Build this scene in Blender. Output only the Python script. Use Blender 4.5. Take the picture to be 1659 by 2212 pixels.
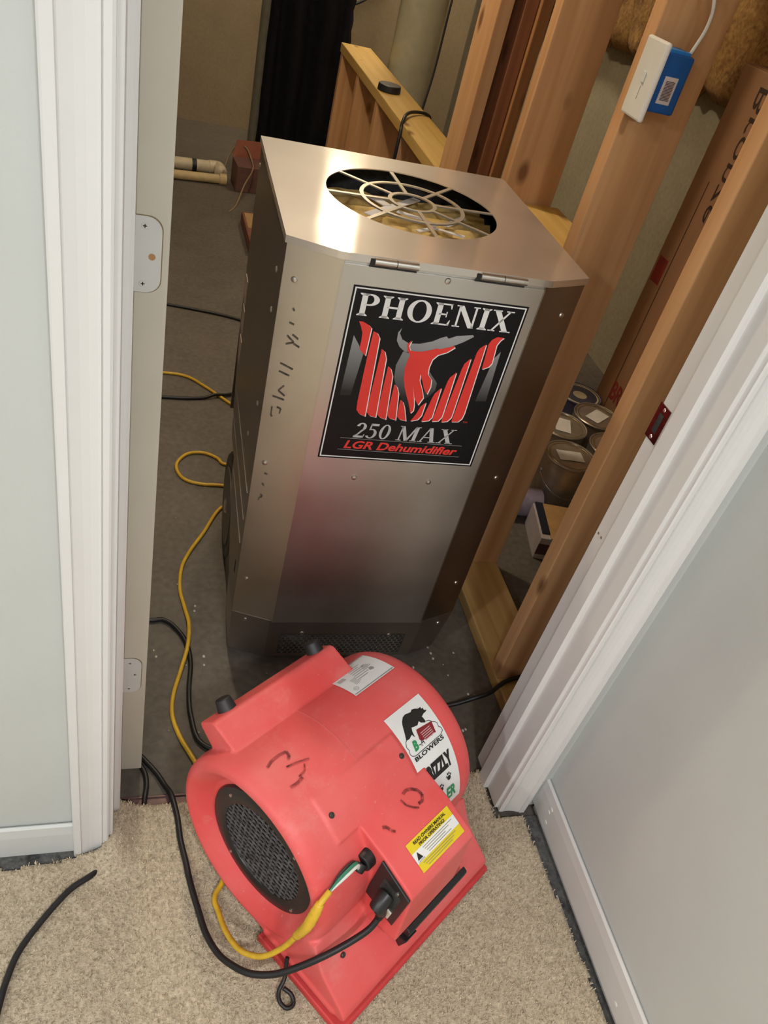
import bpy, bmesh, math, random
from mathutils import Vector, Matrix, noise as mnoise
random.seed(7)
for o in list(bpy.data.objects): bpy.data.objects.remove(o)
scene = bpy.context.scene
COL = scene.collection
PI = math.pi

# ---------------------------------------------------------------- camera
CAM_POS = (0.018, -0.7513, 1.4658)
CAM_R = ((0.95284, -0.20802, 0.22095),      # right
         (0.031346, -0.65672, -0.75348),    # down
         (0.30184, 0.72487, -0.61923))      # forward
cd = bpy.data.cameras.new('camera')
cam = bpy.data.objects.new('camera', cd); COL.objects.link(cam)
r, d, f = (Vector(v) for v in CAM_R)
m = Matrix((( r.x, -d.x, -f.x, CAM_POS[0]), (r.y, -d.y, -f.y, CAM_POS[1]), (r.z, -d.z, -f.z, CAM_POS[2]), (0, 0, 0, 1)))
cam.matrix_world = m
cd.sensor_fit = 'VERTICAL'; cd.sensor_height = 36.0; cd.lens = 36.0 * 1705.45 / 2212.0
cd.clip_start = 0.02; cd.clip_end = 60
scene.camera = cam

# ---------------------------------------------------------------- world, lights, exposure
world = bpy.data.worlds.new('world'); scene.world = world; world.use_nodes = True
world.node_tree.nodes['Background'].inputs[0].default_value = (0.9, 0.95, 1.0, 1)
world.node_tree.nodes['Background'].inputs[1].default_value = 0.05
def area(name, loc, size, power, color, target=None, shape='DISK', spread=PI):
    l = bpy.data.lights.new(name, 'AREA'); l.shape = shape; l.size = size; l.energy = power; l.color = color; l.spread = spread
    o = bpy.data.objects.new(name, l); COL.objects.link(o); o.location = loc
    dirv = (Vector(target) - Vector(loc)) if target else Vector((0, 0, -1))
    o.rotation_euler = dirv.to_track_quat('-Z', 'Y').to_euler()
    return o
NEAR = (.985, .985, 1.0)
area('ceiling_lamp_near_door', (0.30, -1.65, 2.42), 0.22, 26, NEAR)
area('ceiling_lamp_left', (-2.0, -1.61, 2.42), 0.22, 30, NEAR)
area('ceiling_lamp_rear', (-0.9, -2.4, 2.42), 0.22, 20, NEAR)
def point_fill(name, loc, rad, power, color):
    l = bpy.data.lights.new(name, 'POINT'); l.energy = power; l.color = color; l.shadow_soft_size = rad
    o = bpy.data.objects.new(name, l); COL.objects.link(o); o.location = loc; return o
point_fill('back_room_fill', (.07, 1.50, 2.36), .05, 46, (1.0, .85, .64))  # unseen fill light, added to brighten the studs' left faces
vs = scene.view_settings
vs.view_transform = 'Standard'; vs.look = 'None'; vs.exposure = 0.0; vs.gamma = 1.0; vs.use_curve_mapping = False

# ---------------------------------------------------------------- helpers
class MB:
    def __init__(s): s.v = []; s.f = []
    def add(s, vs_, fs):
        n = len(s.v); s.v += [tuple(v) for v in vs_]; s.f += [tuple(i + n for i in q) for q in fs]; return s
    def box(s, x0, x1, y0, y1, z0, z1):
        return s.add([(x0,y0,z0),(x1,y0,z0),(x1,y1,z0),(x0,y1,z0),(x0,y0,z1),(x1,y0,z1),(x1,y1,z1),(x0,y1,z1)],
                     [(0,3,2,1),(4,5,6,7),(0,1,5,4),(1,2,6,5),(2,3,7,6),(3,0,4,7)])
    def prism(s, poly, fn, t0, t1):
        n = len(poly)
        s.add([fn(p[0], p[1], t0) for p in poly] + [fn(p[0], p[1], t1) for p in poly],
              [tuple(range(n-1, -1, -1)), tuple(range(n, 2*n))] + [(i, (i+1) % n, n+(i+1) % n, n+i) for i in range(n)])
        return s
    def rings(s, rings, cap=True, closed=False):
        n = len(rings[0]); base = len(s.v)
        for r_ in rings: s.v += [tuple(p) for p in r_]
        k = len(rings)
        for j in range(k if closed else k-1):
            for i in range(n):
                a, b = base+j*n, base+((j+1) % k)*n
                s.f.append((a+i, a+(i+1) % n, b+(i+1) % n, b+i))
        if cap and not closed:
            s.f.append(tuple(base+i for i in range(n-1, -1, -1))); s.f.append(tuple(base+(k-1)*n+i for i in range(n)))
        return s
    def cyl(s, p0, p1, r0, r1=None, n=16, cap=True):
        p0, p1 = Vector(p0), Vector(p1); r1 = r0 if r1 is None else r1
        ax = (p1-p0).normalized(); u = ax.orthogonal().normalized(); w = ax.cross(u)
        return s.rings([[c + (u*math.cos(2*PI*i/n) + w*math.sin(2*PI*i/n))*rr for i in range(n)] for c, rr in ((p0, r0), (p1, r1))], cap)
    def lathe(s, prof, fn, n=48, closed=False):
        return s.rings([[fn(a, rr*math.cos(2*PI*i/n), rr*math.sin(2*PI*i/n)) for i in range(n)] for a, rr in prof], not closed, closed)
    def tube(s, pts, rad, n=8, radf=None):
        pts = [Vector(p) for p in pts]; rr = []; up = Vector((0, 0, 1))
        for i, p in enumerate(pts):
            t = (pts[min(i+1, len(pts)-1)] - pts[max(i-1, 0)]).normalized()
            if abs(t.dot(up)) > 0.98: up = Vector((1, 0, 0)) if abs(t.x) < .9 else Vector((0, 1, 0))
            u = (up - t*up.dot(t)).normalized(); w = t.cross(u)
            R = rad if radf is None else radf(i/(len(pts)-1))
            rr.append([p + (u*math.cos(2*PI*k/n) + w*math.sin(2*PI*k/n))*R for k in range(n)])
            up = u
        return s.rings(rr)
    def poly(s, pts): return s.add(pts, [tuple(range(len(pts)))])

def spline(pts, per=8):
    P = [Vector(p) for p in pts]; P = [P[0]*2-P[1]] + P + [P[-1]*2-P[-2]]; out = []
    for i in range(1, len(P)-2):
        a, b, c, e = P[i-1], P[i], P[i+1], P[i+2]
        for k in range(per):
            t = k/per
            out.append(0.5*((2*b) + (c-a)*t + (2*a-5*b+4*c-e)*t*t + (3*b-a-3*c+e)*t**3))
    out.append(P[-2]); return out

def mesh_of(name, mb, smooth=False):
    me = bpy.data.meshes.new(name); me.from_pydata(mb.v, [], mb.f); me.validate(); 
    bm = bmesh.new(); bm.from_mesh(me); bmesh.ops.recalc_face_normals(bm, faces=bm.faces); bm.to_mesh(me); bm.free()
    if smooth is True:
        for p in me.polygons: p.use_smooth = True
    elif smooth:
        me.shade_smooth() if hasattr(me, 'shade_smooth') else None
        me.set_sharp_from_angle(angle=math.radians(smooth))
    return me
def obj(name, mb, mat, parent=None, smooth=False, bevel=0, loc=None, seg=2):
    me = mb if isinstance(mb, bpy.types.Mesh) else mesh_of(name, mb, smooth)
    if mat is not None and not len(me.materials): me.materials.append(mat)
    o = bpy.data.objects.new(name, me); COL.objects.link(o)
    if parent: o.parent = parent
    if loc: o.location = loc
    if bevel:
        b = o.modifiers.new('bevel', 'BEVEL'); b.width = bevel; b.segments = seg; b.limit_method = 'ANGLE'; b.angle_limit = math.radians(35)
    return o
def tag(o, label, cat, group=None):
    o['label'] = label; o['category'] = cat
    if group: o['group'] = group
    return o
def struct(o): o['kind'] = 'structure'; return o
def thing(name, label, cat, loc=(0, 0, 0), rz=0, group=None):
    o = bpy.data.objects.new(name, None); COL.objects.link(o); o.location = loc; o.rotation_euler = (0, 0, rz); o.empty_display_size = .05
    return tag(o, label, cat, group)

# ---------------------------------------------------------------- materials
def nodes(name):
    m = bpy.data.materials.new(name); m.use_nodes = True
    nt = m.node_tree; return m, nt, nt.nodes['Principled BSDF']
def lk(nt, a, b): nt.links.new(a, b)
def plain(name, col, rough=.5, metal=0., var=.06, scale=30., bump=0., bscale=None, spec=.5, stretch=(1,1,1), coat=0, detail=4.):
    m, nt, b = nodes(name)
    b.inputs['Roughness'].default_value = rough; b.inputs['Metallic'].default_value = metal
    b.inputs['Specular IOR Level'].default_value = spec
    if coat: b.inputs['Coat Weight'].default_value = coat
    tc = nt.nodes.new('ShaderNodeTexCoord'); mp = nt.nodes.new('ShaderNodeMapping'); mp.inputs['Scale'].default_value = stretch
    lk(nt, tc.outputs['Object'], mp.inputs['Vector'])
    n = nt.nodes.new('ShaderNodeTexNoise'); n.inputs['Scale'].default_value = scale; n.inputs['Detail'].default_value = detail
    lk(nt, mp.outputs['Vector'], n.inputs['Vector'])
    mr = nt.nodes.new('ShaderNodeMapRange'); mr.inputs['To Min'].default_value = 1-var*2; mr.inputs['To Max'].default_value = 1+var*2
    mr.inputs['From Min'].default_value = .2; mr.inputs['From Max'].default_value = .8
    lk(nt, n.outputs['Fac'], mr.inputs['Value'])
    mx = nt.nodes.new('ShaderNodeMix'); mx.data_type = 'RGBA'; mx.blend_type = 'MULTIPLY'; mx.inputs['Factor'].default_value = 1
    mx.inputs[6].default_value = (*col, 1); lk(nt, mr.outputs['Result'], mx.inputs[7]); lk(nt, mx.outputs[2], b.inputs['Base Color'])
    if bump:
        n2 = nt.nodes.new('ShaderNodeTexNoise'); n2.inputs['Scale'].default_value = bscale or scale*4; n2.inputs['Detail'].default_value = 3
        lk(nt, mp.outputs['Vector'], n2.inputs['Vector'])
        bp = nt.nodes.new('ShaderNodeBump'); bp.inputs['Strength'].default_value = bump; bp.inputs['Distance'].default_value = .004
        lk(nt, n2.outputs['Fac'], bp.inputs['Height']); lk(nt, bp.outputs['Normal'], b.inputs['Normal'])
    return m
def blotch(name, c1, c2, rough, scales=(1.5, 9., 60.), bump=.15, metal=0., spec=.5, specks=0, speck_col=(.6,.58,.54)):
    m, nt, b = nodes(name); b.inputs['Roughness'].default_value = rough; b.inputs['Metallic'].default_value = metal; b.inputs['Specular IOR Level'].default_value = spec
    tc = nt.nodes.new('ShaderNodeTexCoord'); prev = None
    for i, s in enumerate(scales):
        n = nt.nodes.new('ShaderNodeTexNoise'); n.inputs['Scale'].default_value = s; n.inputs['Detail'].default_value = 5; lk(nt, tc.outputs['Object'], n.inputs['Vector'])
        if prev is None: prev = n.outputs['Fac']; 
        else:
            a = nt.nodes.new('ShaderNodeMix'); a.data_type = 'FLOAT'; a.inputs[0].default_value = .4
            lk(nt, prev, a.inputs[2]); lk(nt, n.outputs['Fac'], a.inputs[3]); prev = a.outputs[0]
        last = n
    cr = nt.nodes.new('ShaderNodeValToRGB'); cr.color_ramp.elements[0].position = .36; cr.color_ramp.elements[1].position = .64
    cr.color_ramp.elements[0].color = (*c1, 1); cr.color_ramp.elements[1].color = (*c2, 1)
    lk(nt, prev, cr.inputs['Fac']); out = cr.outputs['Color']
    if specks:
        v = nt.nodes.new('ShaderNodeTexVoronoi'); v.inputs['Scale'].default_value = specks; lk(nt, tc.outputs['Object'], v.inputs['Vector'])
        lt = nt.nodes.new('ShaderNodeMath'); lt.operation = 'LESS_THAN'; lt.inputs[1].default_value = .032; lk(nt, v.outputs['Distance'], lt.inputs[0])
        mx = nt.nodes.new('ShaderNodeMix'); mx.data_type = 'RGBA'; mx.inputs[7].default_value = (*speck_col, 1)
        lk(nt, lt.outputs[0], mx.inputs[0]); lk(nt, out, mx.inputs[6]); out = mx.outputs[2]
    lk(nt, out, b.inputs['Base Color'])
    if bump:
        bp = nt.nodes.new('ShaderNodeBump'); bp.inputs['Strength'].default_value = bump; bp.inputs['Distance'].default_value = .004
        lk(nt, last.outputs['Fac'], bp.inputs['Height']); lk(nt, bp.outputs['Normal'], b.inputs['Normal'])
    return m
def wood(name, c1, c2, knot=(.16,.06,.02), axis='Z', rough=.62):
    m, nt, b = nodes(name); b.inputs['Roughness'].default_value = rough; b.inputs['Specular IOR Level'].default_value = .3
    tc = nt.nodes.new('ShaderNodeTexCoord'); oi = nt.nodes.new('ShaderNodeObjectInfo')
    ad = nt.nodes.new('ShaderNodeVectorMath'); ad.operation = 'ADD'
    ml = nt.nodes.new('ShaderNodeMath'); ml.operation = 'MULTIPLY'; ml.inputs[1].default_value = 13.7; lk(nt, oi.outputs['Random'], ml.inputs[0])
    lk(nt, tc.outputs['Object'], ad.inputs[0]); lk(nt, ml.outputs[0], ad.inputs[1])
    mp = nt.nodes.new('ShaderNodeMapping'); sc = [34, 34, 34]; sc['XYZ'.index(axis)] = 1.6; mp.inputs['Scale'].default_value = sc
    lk(nt, ad.outputs[0], mp.inputs['Vector'])
    n = nt.nodes.new('ShaderNodeTexNoise'); n.inputs['Scale'].default_value = 1.; n.inputs['Detail'].default_value = 6; n.inputs['Distortion'].default_value = .6
    lk(nt, mp.outputs['Vector'], n.inputs['Vector'])
    cr = nt.nodes.new('ShaderNodeValToRGB'); cr.color_ramp.elements[0].position = .33; cr.color_ramp.elements[1].position = .68
    cr.color_ramp.elements[0].color = (*c1, 1); cr.color_ramp.elements[1].color = (*c2, 1); lk(nt, n.outputs['Fac'], cr.inputs['Fac'])
    mp2 = nt.nodes.new('ShaderNodeMapping'); s2 = [9, 9, 9]; s2['XYZ'.index(axis)] = 4.5; mp2.inputs['Scale'].default_value = s2; lk(nt, ad.outputs[0], mp2.inputs['Vector'])
    v = nt.nodes.new('ShaderNodeTexVoronoi'); v.inputs['Scale'].default_value = 1.; lk(nt, mp2.outputs['Vector'], v.inputs['Vector'])
    kr = nt.nodes.new('ShaderNodeMapRange'); kr.inputs['From Min'].default_value = .07; kr.inputs['From Max'].default_value = .17; kr.inputs['To Min'].default_value = .85; kr.inputs['To Max'].default_value = 0
    lk(nt, v.outputs['Distance'], kr.inputs['Value'])
    mx = nt.nodes.new('ShaderNodeMix'); mx.data_type = 'RGBA'; lk(nt, kr.outputs['Result'], mx.inputs[0]); lk(nt, cr.outputs['Color'], mx.inputs[6]); mx.inputs[7].default_value = (*knot, 1)
    lk(nt, mx.outputs[2], b.inputs['Base Color'])
    bp = nt.nodes.new('ShaderNodeBump'); bp.inputs['Strength'].default_value = .15; bp.inputs['Distance'].default_value = .002
    lk(nt, n.outputs['Fac'], bp.inputs['Height']); lk(nt, bp.outputs['Normal'], b.inputs['Normal'])
    return m
def emit(name, col, s):
    m, nt, b = nodes(name); b.inputs['Base Color'].default_value = (*col, 1); b.inputs['Emission Color'].default_value = (*col, 1); b.inputs['Emission Strength'].default_value = s; return m
def steel(name, col, rough, stretch, var=.05, rvar=.05, bump=.03, aniso=0., arot=0.):
    m, nt, b = nodes(name); b.inputs['Metallic'].default_value = 1.
    if aniso:
        b.inputs['Anisotropic'].default_value = aniso; b.inputs['Anisotropic Rotation'].default_value = arot
        tg = nt.nodes.new('ShaderNodeTangent'); tg.direction_type = 'UV_MAP'; tg.uv_map = 'brush'; lk(nt, tg.outputs[0], b.inputs['Tangent'])
    tc = nt.nodes.new('ShaderNodeTexCoord'); mp = nt.nodes.new('ShaderNodeMapping'); mp.inputs['Scale'].default_value = stretch; lk(nt, tc.outputs['Object'], mp.inputs['Vector'])
    n = nt.nodes.new('ShaderNodeTexNoise'); n.inputs['Scale'].default_value = 1.; n.inputs['Detail'].default_value = 3; lk(nt, mp.outputs['Vector'], n.inputs['Vector'])
    n2 = nt.nodes.new('ShaderNodeTexNoise'); n2.inputs['Scale'].default_value = 6.; n2.inputs['Detail'].default_value = 2; lk(nt, tc.outputs['Object'], n2.inputs['Vector'])
    mr = nt.nodes.new('ShaderNodeMapRange'); mr.inputs['From Min'].default_value = .3; mr.inputs['From Max'].default_value = .7; mr.inputs['To Min'].default_value = rough-rvar*.5; mr.inputs['To Max'].default_value = rough+rvar
    lk(nt, n2.outputs['Fac'], mr.inputs['Value']); lk(nt, mr.outputs['Result'], b.inputs['Roughness'])
    mc = nt.nodes.new('ShaderNodeMapRange'); mc.inputs['From Min'].default_value = .3; mc.inputs['From Max'].default_value = .7; mc.inputs['To Min'].default_value = 1-var*2; mc.inputs['To Max'].default_value = 1+var
    lk(nt, n2.outputs['Fac'], mc.inputs['Value'])
    mx = nt.nodes.new('ShaderNodeMix'); mx.data_type = 'RGBA'; mx.blend_type = 'MULTIPLY'; mx.inputs[0].default_value = 1; mx.inputs[6].default_value = (*col, 1)
    lk(nt, mc.outputs['Result'], mx.inputs[7]); lk(nt, mx.outputs[2], b.inputs['Base Color'])
    bp = nt.nodes.new('ShaderNodeBump'); bp.inputs['Strength'].default_value = bump; bp.inputs['Distance'].default_value = .002
    lk(nt, n.outputs['Fac'], bp.inputs['Height']); lk(nt, bp.outputs['Normal'], b.inputs['Normal'])
    return m

M_WALL = plain('wall_paint', (.56,.58,.56), .5, var=.015, scale=6, bump=.05, bscale=180)
M_TRIM = plain('trim_paint', (.74,.735,.72), .32, var=.012, scale=9)
M_DOOR = plain('door_paint', (.55,.515,.43), .4, var=.02, scale=12, bump=.03, bscale=300)
M_BASE = plain('baseboard_paint', (.66,.655,.64), .3, var=.015, scale=12)
M_CARPET = plain('carpet_beige', (.55,.465,.34), .95, var=.16, scale=170, bump=.6, bscale=420, spec=.1, detail=6)
M_FIBER = plain('carpet_fibre', (.62,.53,.395), .95, var=.2, scale=220, spec=.1)
M_CONC = blotch('concrete_floor', (.085,.073,.058), (.165,.145,.118), .62, bump=.12, specks=26, speck_col=(.42,.40,.36))
M_CWALL = blotch('concrete_wall', (.30,.26,.17), (.40,.36,.25), .85, bump=.25)
M_BWALL = blotch('concrete_back_wall', (.25,.195,.125), (.33,.265,.175), .9, bump=.2)
M_DARK = plain('hollow_shade', (.03,.03,.028), .9, var=.3, scale=40, bump=.5)  # near-black colour stands in for shade inside holes, gaps and recesses
M_STUD = wood('pine_stud', (.54,.28,.12), (.67,.39,.19), axis='Z')
M_PLATE = wood('pine_plate', (.47,.27,.09), (.62,.40,.16), axis='Y')
M_TREAT = wood('yellow_pine', (.55,.34,.09), (.66,.45,.15), axis='Y')
M_BLACK = plain('black_rubber', (.012,.012,.013), .45, var=.1)
M_BLKPL = plain('black_plastic', (.016,.016,.017), .38, var=.1)
M_WHITEPL = plain('white_plastic', (.72,.69,.62), .35, var=.02)
M_METAL = plain('zinc_screw', (.62,.60,.57), .3, metal=1., var=.03)
M_INK = plain('black_ink', (.014,.013,.013), .4, var=.05)
M_WHITE = plain('white_print', (.84,.84,.83), .4, var=.02)
M_YEL = plain('yellow_jacket', (.70,.43,.03), .42, var=.08, scale=60)
M_LINE = plain('grey_print', (.32,.31,.30), .5, var=.1)
LOGO_RED=[[(118.6, 257.5), (116.6, 246.1), (121.3, 237.9), (131.3, 237.3), (144.2, 238.8), (159.3, 244.1), (166.7, 247.4), (173.6, 246.8), (196.3, 255.5), (198.5, 252.5), (186.8, 241.9), (171.9, 234.8), (164.6, 225.0), (162.6, 210.2), (164.2, 195.6), (173.8, 185.5), (176.1, 170.6), (173.4, 155.0), (165.9, 163.8), (158.1, 180.1), (151.0, 194.2), (152.7, 181.4), (163.0, 161.6), (168.7, 146.8), (162.6, 130.6), (153.0, 143.3), (142.5, 170.9), (150.2, 148.8), (155.8, 129.9), (157.0, 118.2), (152.7, 111.9), (146.3, 129.0), (136.8, 147.5), (128.5, 165.7), (122.6, 183.8), (119.5, 201.8), (120.9, 220.1), (122.8, 229.2), (115.9, 237.3), (112.5, 249.2)], [(21.0, 281.5), (28.2, 281.4), (38.5, 276.7), (44.3, 271.7), (44.6, 219.2), (31.9, 231.0), (32.0, 248.3), (30.8, 261.7), (25.9, 272.8)], [(48.6, 266.5), (56.3, 264.1), (63.7, 255.5), (72.9, 97.6), (59.5, 101.8), (51.7, 110.1), (49.8, 127.3), (48.0, 213.6)], [(69.9, 235.5), (77.3, 231.1), (83.7, 217.6), (92.9, 97.1), (78.6, 99.7), (71.0, 106.9), (70.3, 117.7)], [(88.5, 203.8), (95.3, 199.2), (102.8, 185.3), (112.5, 94.1), (97.7, 98.3), (91.3, 104.1), (90.4, 115.8)], [(108.4, 169.2), (115.3, 164.3), (122.1, 151.7), (131.5, 94.7), (116.9, 97.7), (110.2, 103.9), (109.7, 113.7)], [(126.6, 138.7), (134.1, 133.7), (140.0, 123.7), (151.5, 94.5), (136.1, 97.1), (129.5, 102.9), (128.2, 115.5)], [(281.8, 281.5), (269.6, 281.8), (261.4, 275.6), (257.6, 266.2), (260.7, 216.2), (272.1, 222.3), (275.8, 230.1), (273.1, 266.3), (276.9, 275.6)], [(254.3, 265.8), (243.5, 256.7), (240.1, 248.0), (234.2, 100.5), (249.1, 101.8), (255.9, 109.4), (257.6, 121.8)], [(234.8, 235.4), (224.6, 223.7), (222.6, 213.1), (214.6, 98.3), (227.6, 100.7), (234.1, 109.4), (234.7, 119.6)], [(216.4, 205.0), (206.0, 193.4), (203.5, 184.1), (196.1, 97.8), (209.8, 99.9), (215.6, 108.5), (216.2, 117.9)], [(197.5, 170.9), (187.1, 158.3), (184.7, 149.6), (175.9, 95.9), (191.4, 99.0), (197.1, 106.8), (197.1, 116.1)], [(177.4, 137.9), (168.4, 128.4), (163.2, 110.9), (155.0, 94.8), (170.0, 99.4), (176.0, 108.9)]]
LOGO_GREY=[[(96.6, 278.1), (95.0, 267.8), (101.8, 257.3), (114.6, 251.2), (133.9, 252.4), (155.1, 259.4), (169.2, 268.1), (178.1, 271.9), (182.6, 267.9), (195.6, 274.7), (224.2, 279.9), (226.9, 276.7), (210.5, 264.2), (193.3, 254.1), (169.5, 243.5), (131.8, 235.6), (112.4, 234.1), (100.5, 242.5), (92.9, 253.8), (91.5, 269.0)], [(109.0, 234.7), (126.2, 231.4), (120.4, 201.9), (129.5, 165.8), (153.6, 117.9), (134.5, 131.8), (113.0, 164.1), (105.3, 181.9), (102.6, 207.2)], [(161.2, 206.4), (173.4, 192.9), (186.2, 179.2), (186.9, 164.1), (178.4, 149.7), (169.7, 143.0), (165.1, 173.3)], [(17.5, 255.0), (30.1, 237.8), (40.9, 221.6), (35.2, 139.1), (15.8, 137.2)], [(285.2, 254.3), (276.9, 239.5), (275.0, 218.9), (269.0, 148.9), (290.1, 151.0)]]
BEAR=[(84.0, 75.0), (91.0, 76.7), (98.0, 77.1), (110.0, 76.1), (115.0, 76.9), (121.0, 76.3), (127.0, 75.1), (133.0, 75.0), (132.0, 73.9), (136.0, 73.8), (135.0, 72.5), (140.0, 71.5), (135.0, 71.1), (130.0, 71.1), (123.0, 70.3), (124.0, 69.3), (124.0, 67.0), (121.0, 66.7), (114.0, 68.1), (112.0, 69.5), (105.0, 68.2), (98.0, 68.7), (92.0, 69.3), (89.0, 67.5), (87.0, 64.0), (84.0, 66.2), (75.0, 65.2), (68.0, 65.6), (73.0, 68.8), (77.0, 71.5), (80.0, 73.4)]
CLOUD=[(72.0, 66.1), (65.0, 65.0), (61.0, 62.6), (63.0, 60.5), (60.0, 58.5), (63.0, 56.8), (69.0, 55.9), (137.0, 55.8), (145.0, 57.1), (145.0, 58.9), (141.0, 60.2), (143.0, 62.0), (140.0, 63.6), (135.0, 64.6), (131.0, 66.2), (125.0, 66.9)]
TAG=[(97.0, 66.8), (134.0, 65.1), (130.0, 58.7), (123.0, 59.4), (120.0, 58.7), (95.0, 60.1), (92.0, 61.4)]

# ================================================================ setting
W = .763; RV = .007; WC = .058; XR = W+RV+WC+.032; JY = .12
struct(obj('floor', MB().box(-2.6, 2.6, -3.1, 5.0, -.15, 0), M_CONC))
# near room shell
struct(obj('wall_left', MB().box(-2.5, -.02, 0, JY, .0, 2.44), M_WALL))
struct(obj('wall_door_right', MB().box(W+.02, XR, 0, JY-.02, .012, 2.44), M_WALL))
struct(obj('wall_header', MB().box(-.02, W+.02, 0, JY, 2.06, 2.44), M_WALL))
struct(obj('wall_right', MB().box(XR, XR+.1, -3.0, 0.02, .0, 2.44), M_WALL))
struct(obj('wall_rear', MB().box(-2.5, XR, -3.1, -3.0, 0, 2.44), M_WALL))
struct(obj('wall_far_left', MB().box(-2.6, -2.5, -3.0, JY, 0, 2.44), M_WALL))
struct(obj('ceiling', MB().box(-2.6, XR+.1, -3.1, JY, 2.44, 2.5), plain('ceiling_paint', (.72,.71,.68), .8, var=.02)))
# back room shell
struct(obj('wall_back', MB().box(-1.6, 2.4, 4.65, 4.85, 0, 2.5), M_BWALL))
struct(obj('wall_foundation', MB().box(1.95, 2.15, JY, 4.65, 0, 2.5), M_CWALL))
struct(obj('wall_back_left', MB().box(-1.6, -1.5, JY, 4.65, 0, 2.5), M_BWALL))
struct(obj('ceiling_back', MB().box(-1.6, 2.15, JY, 4.85, 2.5, 2.56), plain('joist_pale', (.50,.45,.39), .8, var=.15, scale=6, stretch=(1,8,1))))
struct(obj('wall_partition', MB().box(XR, 1.95, -.0, JY, 0, 2.5), plain('drywall_back', (.42,.38,.31), .8)))

# casings
PROF = [(0,0),(0,.0155),(.04,.0175),(.215,.0175),(.235,.0148),(.255,.0155),(.32,.0143),(.45,.0120),(.6,.0106),(.75,.0104),(.805,.0112),(.815,.0092),(.84,.0114),(.95,.0112),(1,.0095),(1,0)]
def casing(name, x_out, sgn, z0):
    mb = MB().prism([(x_out + sgn*t*WC, -th) for t, th in PROF], lambda x, y, t: (x, y, t), z0, 2.12)
    return struct(obj(name, mb, M_TRIM))
casing('trim_1', -RV-WC, 1, .004)
casing('trim_2', W+RV+WC, -1, .014)
def jamb(name, xf, sgn, z0):      # xf: face towards the opening, sgn: direction into the opening
    o = struct(obj(name, MB().box(min(xf, xf-sgn*.019), max(xf, xf-sgn*.019), -.001, JY, z0, 2.06), M_TRIM, bevel=.0015))
    t = sgn*.0102
    obj('stop', MB().prism([(xf, .046), (xf+t*.6, .046), (xf+t, .049), (xf+t, .0785), (xf, .0785)], lambda x, y, q: (x, y, q), z0, 2.05), M_TRIM, o)
    return o
jamb('trim_3', 0., 1, .006)
jr = jamb('trim_4', W, -1, .014)
# strike plate on the right jamb
sp = obj('strike_plate', MB().box(W-.0016, W+.0005, .0935, .1235, .894, .953), plain('strike_red_reflection', (.16,.055,.05), .25, metal=1., var=.3, scale=60), jr, bevel=.0006)  # reddish reflection put into the plate's base colour
obj('latch_hole', MB().box(W-.0021, W-.0015, .102, .1135, .908, .94), M_DARK, sp)
for zz in (.900, .947): obj('screw', MB().cyl((W-.0015,.108,zz), (W-.0026,.108,zz), .0034, .0026, 12), M_METAL, sp)
for zz in (.697,): 
    for yy in (.101, .112): obj('nail_mark', MB().cyl((W+.0004,yy,zz), (W-.0004,yy,zz), .0028, .0024, 10), plain('nail_rust', (.25,.16,.10), .7), jr)
struct(obj('trim_5', MB().box(-.019, W+.019, -.001, JY, 2.04, 2.06), M_TRIM))
# baseboards
BP = [(0,0),(0,.078),(.003,.084),(.006,.086),(.010,.082),(.011,.070),(.012,.06),(.012,0)]
struct(obj('baseboard_left', MB().prism([(-p[0], p[1]*1.0) for p in BP], lambda a, z, t: (t, a, z+.016), -2.5, -RV-WC-.0005), plain('baseboard_wallpaint', (.63,.645,.63), .28, var=.02, scale=10)))
bl = struct(obj('baseboard_right', MB().prism([(-p[0], p[1]) for p in BP], lambda a, z, t: (XR+a, t, z+.029), -3.0, -.0005), M_BASE))
for (y, z) in ((-.055,.088),(-.06,.048),(-.40,.052),(-.052,.075)):
    obj('scuff', MB().lathe([(-.0128,.0005),(-.0126,.0035),(-.0118,.004)], lambda a, b, c: (XR+a, y+b*1.3, z+c), 10), plain('paint_chip', (.80,.80,.78), .5), bl)
# dirty strip of exposed slab beside the walls
struct(obj('trim_6', MB().box(.79, XR, -2.6, -.02, 0, .0035), blotch('slab_edge', (.03,.03,.029), (.15,.15,.145), .9, scales=(12.,40.,120.), bump=.5, specks=60, speck_col=(.4,.4,.38))))
struct(obj('trim_7', MB().box(-2.4, -.0, -.045, -.0, 0, .0035), blotch('slab_edge_left', (.03,.03,.029), (.20,.20,.19), .9, scales=(12.,40.,120.), bump=.5, specks=60, speck_col=(.4,.4,.38))))
tag(obj('tack_strip', MB().box(.834, .838, -.36, -.19, .0035, .0075).box(.829,.832,-.30,-.235,.0035,.008), plain('tack_wood', (.45,.44,.42), .7)), 'thin pale tack strip sliver in the gap beside the right baseboard', 'strip')

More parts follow.
